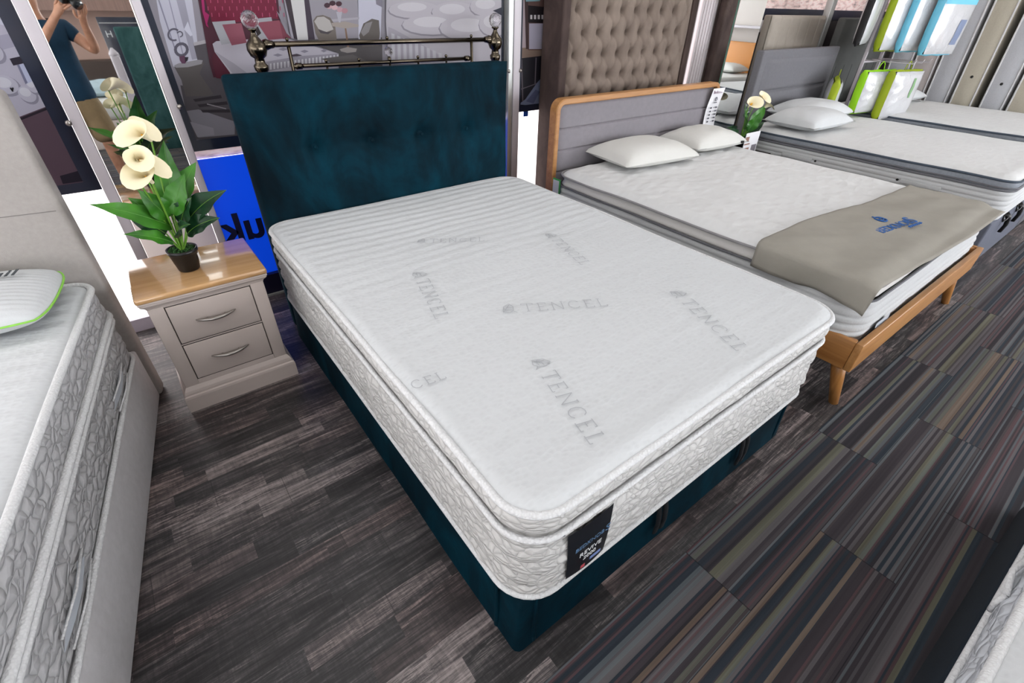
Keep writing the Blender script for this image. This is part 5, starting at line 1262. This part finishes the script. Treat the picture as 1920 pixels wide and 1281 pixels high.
# face details
q = MB(True); q.tube([R_(-.758, -.712, 1.72), R_(-.757, -.702, 1.695), R_(-.757, -.690, 1.672), R_(-.757, -.712, 1.660)], [.007, .010, .014, .009], 10); q.build('nose', MATS['skin'], ps)
for sx in (-1, 1):
    MB(True).sphere(R_(-.76 + sx * .031, -.722, 1.715), .011, mat('eye_white', (225, 222, 216), .3), 10).build('eye', None, ps)
    MB(True).sphere(R_(-.76 + sx * .080, -.81, 1.69), .028, None, 10, (.35, .7, 1.1)).build('ear', MATS['skin'], ps)
MB(True).tube([R_(-.782, -.722, 1.638), R_(-.76, -.714, 1.634), R_(-.738, -.722, 1.638)], [.003, .006, .003], 8).build('mouth', mat('lips', (150, 92, 84), .5), ps)
q = MB(True)
def hairf(u, v):
    th = u * 2 * pi; ph = v * pi * .56; r = .098; x = r * .93 * sin(ph) * cos(th); y = r * 1.08 * sin(ph) * sin(th); z = r * 1.05 * cos(ph)
    if y > .03 and z < .05: z = max(z, .05 - .0 * y)
    return R_(-.76 + x, -.815 + y, 1.745 + z)
q.grid(28, 12, hairf); q.build('hair', mat('dark_brown_hair', (52, 40, 32), .7, bump=.5, bscale=120), ps, fix=True)
NAVT = mat('navy_t_shirt', (16, 52, 76), .9, var=.12, vscale=14, bump=.3, bscale=80); KHA = mat('khaki_cotton', (136, 116, 86), .9, var=.08, vscale=16, bump=.3, bscale=90)
tv = [R_(-.755, -.88, .79), R_(-.755, -.88, .92), R_(-.76, -.88, 1.08), R_(-.765, -.87, 1.26), R_(-.77, -.85, 1.40), R_(-.77, -.84, 1.475), R_(-.93, -.86, 1.425), R_(-.925, -.775, 1.325), R_(-.59, -.86, 1.425), R_(-.51, -.83, 1.335)]
skin_mesh('t_shirt', tv, [(0, 1), (1, 2), (2, 3), (3, 4), (4, 5), (4, 6), (6, 7), (4, 8), (8, 9)], [(.205, .15), (.195, .145), (.185, .135), (.185, .14), (.155, .11), (.075, .075), .08, .072, .08, .072], NAVT, ps, 0, 2)
for sx in (-1,): pass
kv = [R_(-.76, -.88, .95), R_(-.76, -.88, .84), R_(-.76 - .10, -.88, .76), R_(-.76 - .125, -.86, .44), R_(-.76 + .10, -.88, .76), R_(-.76 + .125, -.86, .44)]
skin_mesh('shorts', kv, [(0, 1), (1, 2), (2, 3), (1, 4), (4, 5)], [(.165, .125), (.185, .14), .125, .118, .125, .118], KHA, ps, 0, 2)
SHOE = mat('brown_leather_shoe', (110, 70, 46), .6)
for sx in (-1, 1):
    q = MB(True); X = -.76 + sx * .135
    q.box(X - .048 - PX0, X + .048 - PX0, -.96 - PY0, -.68 - PY0, .006, .085, None, .035, 4); q.tube([R_(X, -.905, .05), R_(X, -.905, .12)], [.052, .046], 14); q.build('shoe', SHOE, ps)
# his camera: lens points along the line of sight, standing just behind the viewpoint
cm = thing('photo_camera', 'black camera with a wide lens held up by the person in the navy t-shirt', 'camera', tuple(CAM))
fw = Vector(RW[2]); dn_ = Vector(RW[1]); rt = Vector(RW[0])
cm.rotation_euler = Matrix((( rt.x, fw.x, -dn_.x), (rt.y, fw.y, -dn_.y), (rt.z, fw.z, -dn_.z))).to_euler()
q = MB(True); q.tube([(0, -.012, 0), (0, -.03, 0), (0, -.05, 0), (0, -.085, 0)], [.041, .041, .037, .036], 28); q.build('lens', mat('black_lens_barrel', (14, 14, 15), .35), cm)
MB(True).tube([(0, -.0115, 0), (0, -.0119, 0)], .036, 24).build('front_glass', mat('dark_lens_glass', (12, 22, 30), .05, coat=1.0), cm)
q = MB(True); q.box(-.068, .068, -.135, -.085, -.045, .043, None, .012, 3); q.box(-.024, .024, -.14, -.09, .04, .066, None, .01, 3); q.box(.042, .072, -.14, -.078, -.044, .04, None, .012, 3); q.build('camera_body', mat('black_camera_body', (20, 20, 21), .5), cm)

# ------------------------------------------------------------------ behind the viewpoint, seen only in the mirrors
hp_ = thing('standing_banner', 'dark navy standing banner with a small pale letter, behind the photographer', 'banner', (-.02, -2.95, 0))
MB().box(-.31, .16, -.02, .02, .0, 1.52, None, .004).build('navy_board', NAVY, hp_); MB().box(-.30, .15, .021, .023, 1.455, 1.462).build('pale_line', PILLOW, hp_)
mt_ = Matrix(((-1, 0, 0, -.24), (0, 0, 1, .022), (0, 1, 0, 1.34), (0, 0, 0, 1))); text_obj('pale_letter', 'H', .10, mt_, mat('label_white_print', (0, 0, 0)), hp_, .001)
tg = thing('headboard', 'sea green velvet headboard standing behind the navy banner', 'headboard', (.42, -2.75, 0))
q = MB(True); q.box(-.62, .62, -.04, .04, 0, 1.42, None, .02, 3)
for k in range(4): q.box(-.4 + k * .25, -.396 + k * .25, .039, .042, .2, 1.36)
q.build('padded_panel', make_velvet('sea_green_velvet', (36, 66, 66), (66, 100, 98), 4), tg)
fp = MB(True).box(-.045, .045, -.05, .05, 0, 1.16, WPAINT, .02, 3); fp.lathe([(.05, 1.15), (.045, 1.18), (.01, 1.23)], 12); tag(fp.build('bed_post', None, None, (-.30, -2.0, 0)), 'pale painted bed post with a pointed top, behind the photographer', 'post')
kb = thing('divan_bed', 'white bed with pale blue pillows behind the photographer, seen in the mirror', 'bed', (-1.25, -4.2, 0))
MB(True).box(-.95, .95, -1.0, 1.0, 0, .35, None, .02, 3).build('divan_base', CREAM, kb); tag(MB(True).box(-.94, .94, -.99, .99, .0, .228, None, .07, 5).build('mattress', PILLOW, None, (-1.25, -4.2, .352)), 'thick white mattress on the bed behind the photographer, seen in the mirror', 'mattress')
for i, (x, y) in enumerate(((-.62, -3.9), (-.85, -4.5), (-.52, -4.6))): make_pillow(['pale blue pillow nearest the mirror on the bed behind the photographer', 'pale blue pillow at the back left of the bed behind the photographer', 'pale blue pillow at the back right of the bed behind the photographer'][i], (x, y, .585), .6, .42, .16, .3 * i, mat('pale_blue_cotton', (176, 196, 204), .9, bump=.3), None, 30 + i)
sk_ = thing('wall_cabinet', 'long brown counter shelving along the wall behind the photographer', 'shelving', (-.05, -6.6, 0))
MB().box(-1.8, 1.8, -.3, .3, 1.62, 2.1, None).build('upper_cabinet', mat('brown_slat_cabinet', (150, 122, 112), .6, var=.2, vscale=12, stretch=(6, 1, .2)), sk_); MB().box(-1.8, 1.8, -.35, .35, 0, .9, None).build('counter', mat('dark_counter', (70, 58, 52), .6), sk_)
MB().box(-1.8, 1.8, -.3, -.25, .9, 1.62, None).build('splashback', mat('pinkish_panel', (190, 160, 148), .6), sk_)
wb = MB(True).box(-.02, .02, -.3, .3, 0, 1.3, None, .01); 
lw = thing('guest_bed', 'pine framed bed with cream pillow reflected in the leaning mirror', 'bed', (9.1, -2.45, 0), pi / 2)
q = MB(True); q.box(-.75, .75, -.03, .0, .0, 1.05, None, .01); q.build('pine_headboard', mat('orange_pine', (190, 122, 40), .5), lw); tag(MB(True).box(-1.9, -.01, -.73, .73, .0, .30, None, .06, 4).build('mattress', PILLOW, None, (9.1, -2.45, .25)), 'cream mattress on the pine bed reflected in the leaning mirror', 'mattress'); MB(True).box(-.76, .76, .01, 1.93, .05, .24, None, .01).build('pine_frame', mat('orange_pine', (0, 0, 0)), lw)
make_pillow('cream pillow on the pine bed reflected in the leaning mirror', (8.75, -2.4, .553), .44, .66, .16, 0, PILLOW, None, 44)
shf_ = MB(True).box(-.02, .28, -1.6, 1.6, -.02, .02, None, .005); tag(shf_.build('wall_shelf', WPAINT, None, (8.9, -2.4, 1.3)), 'white wall shelf above the pine bed, reflected in the leaning mirror', 'shelf')
print('objects', len(bpy.data.objects))
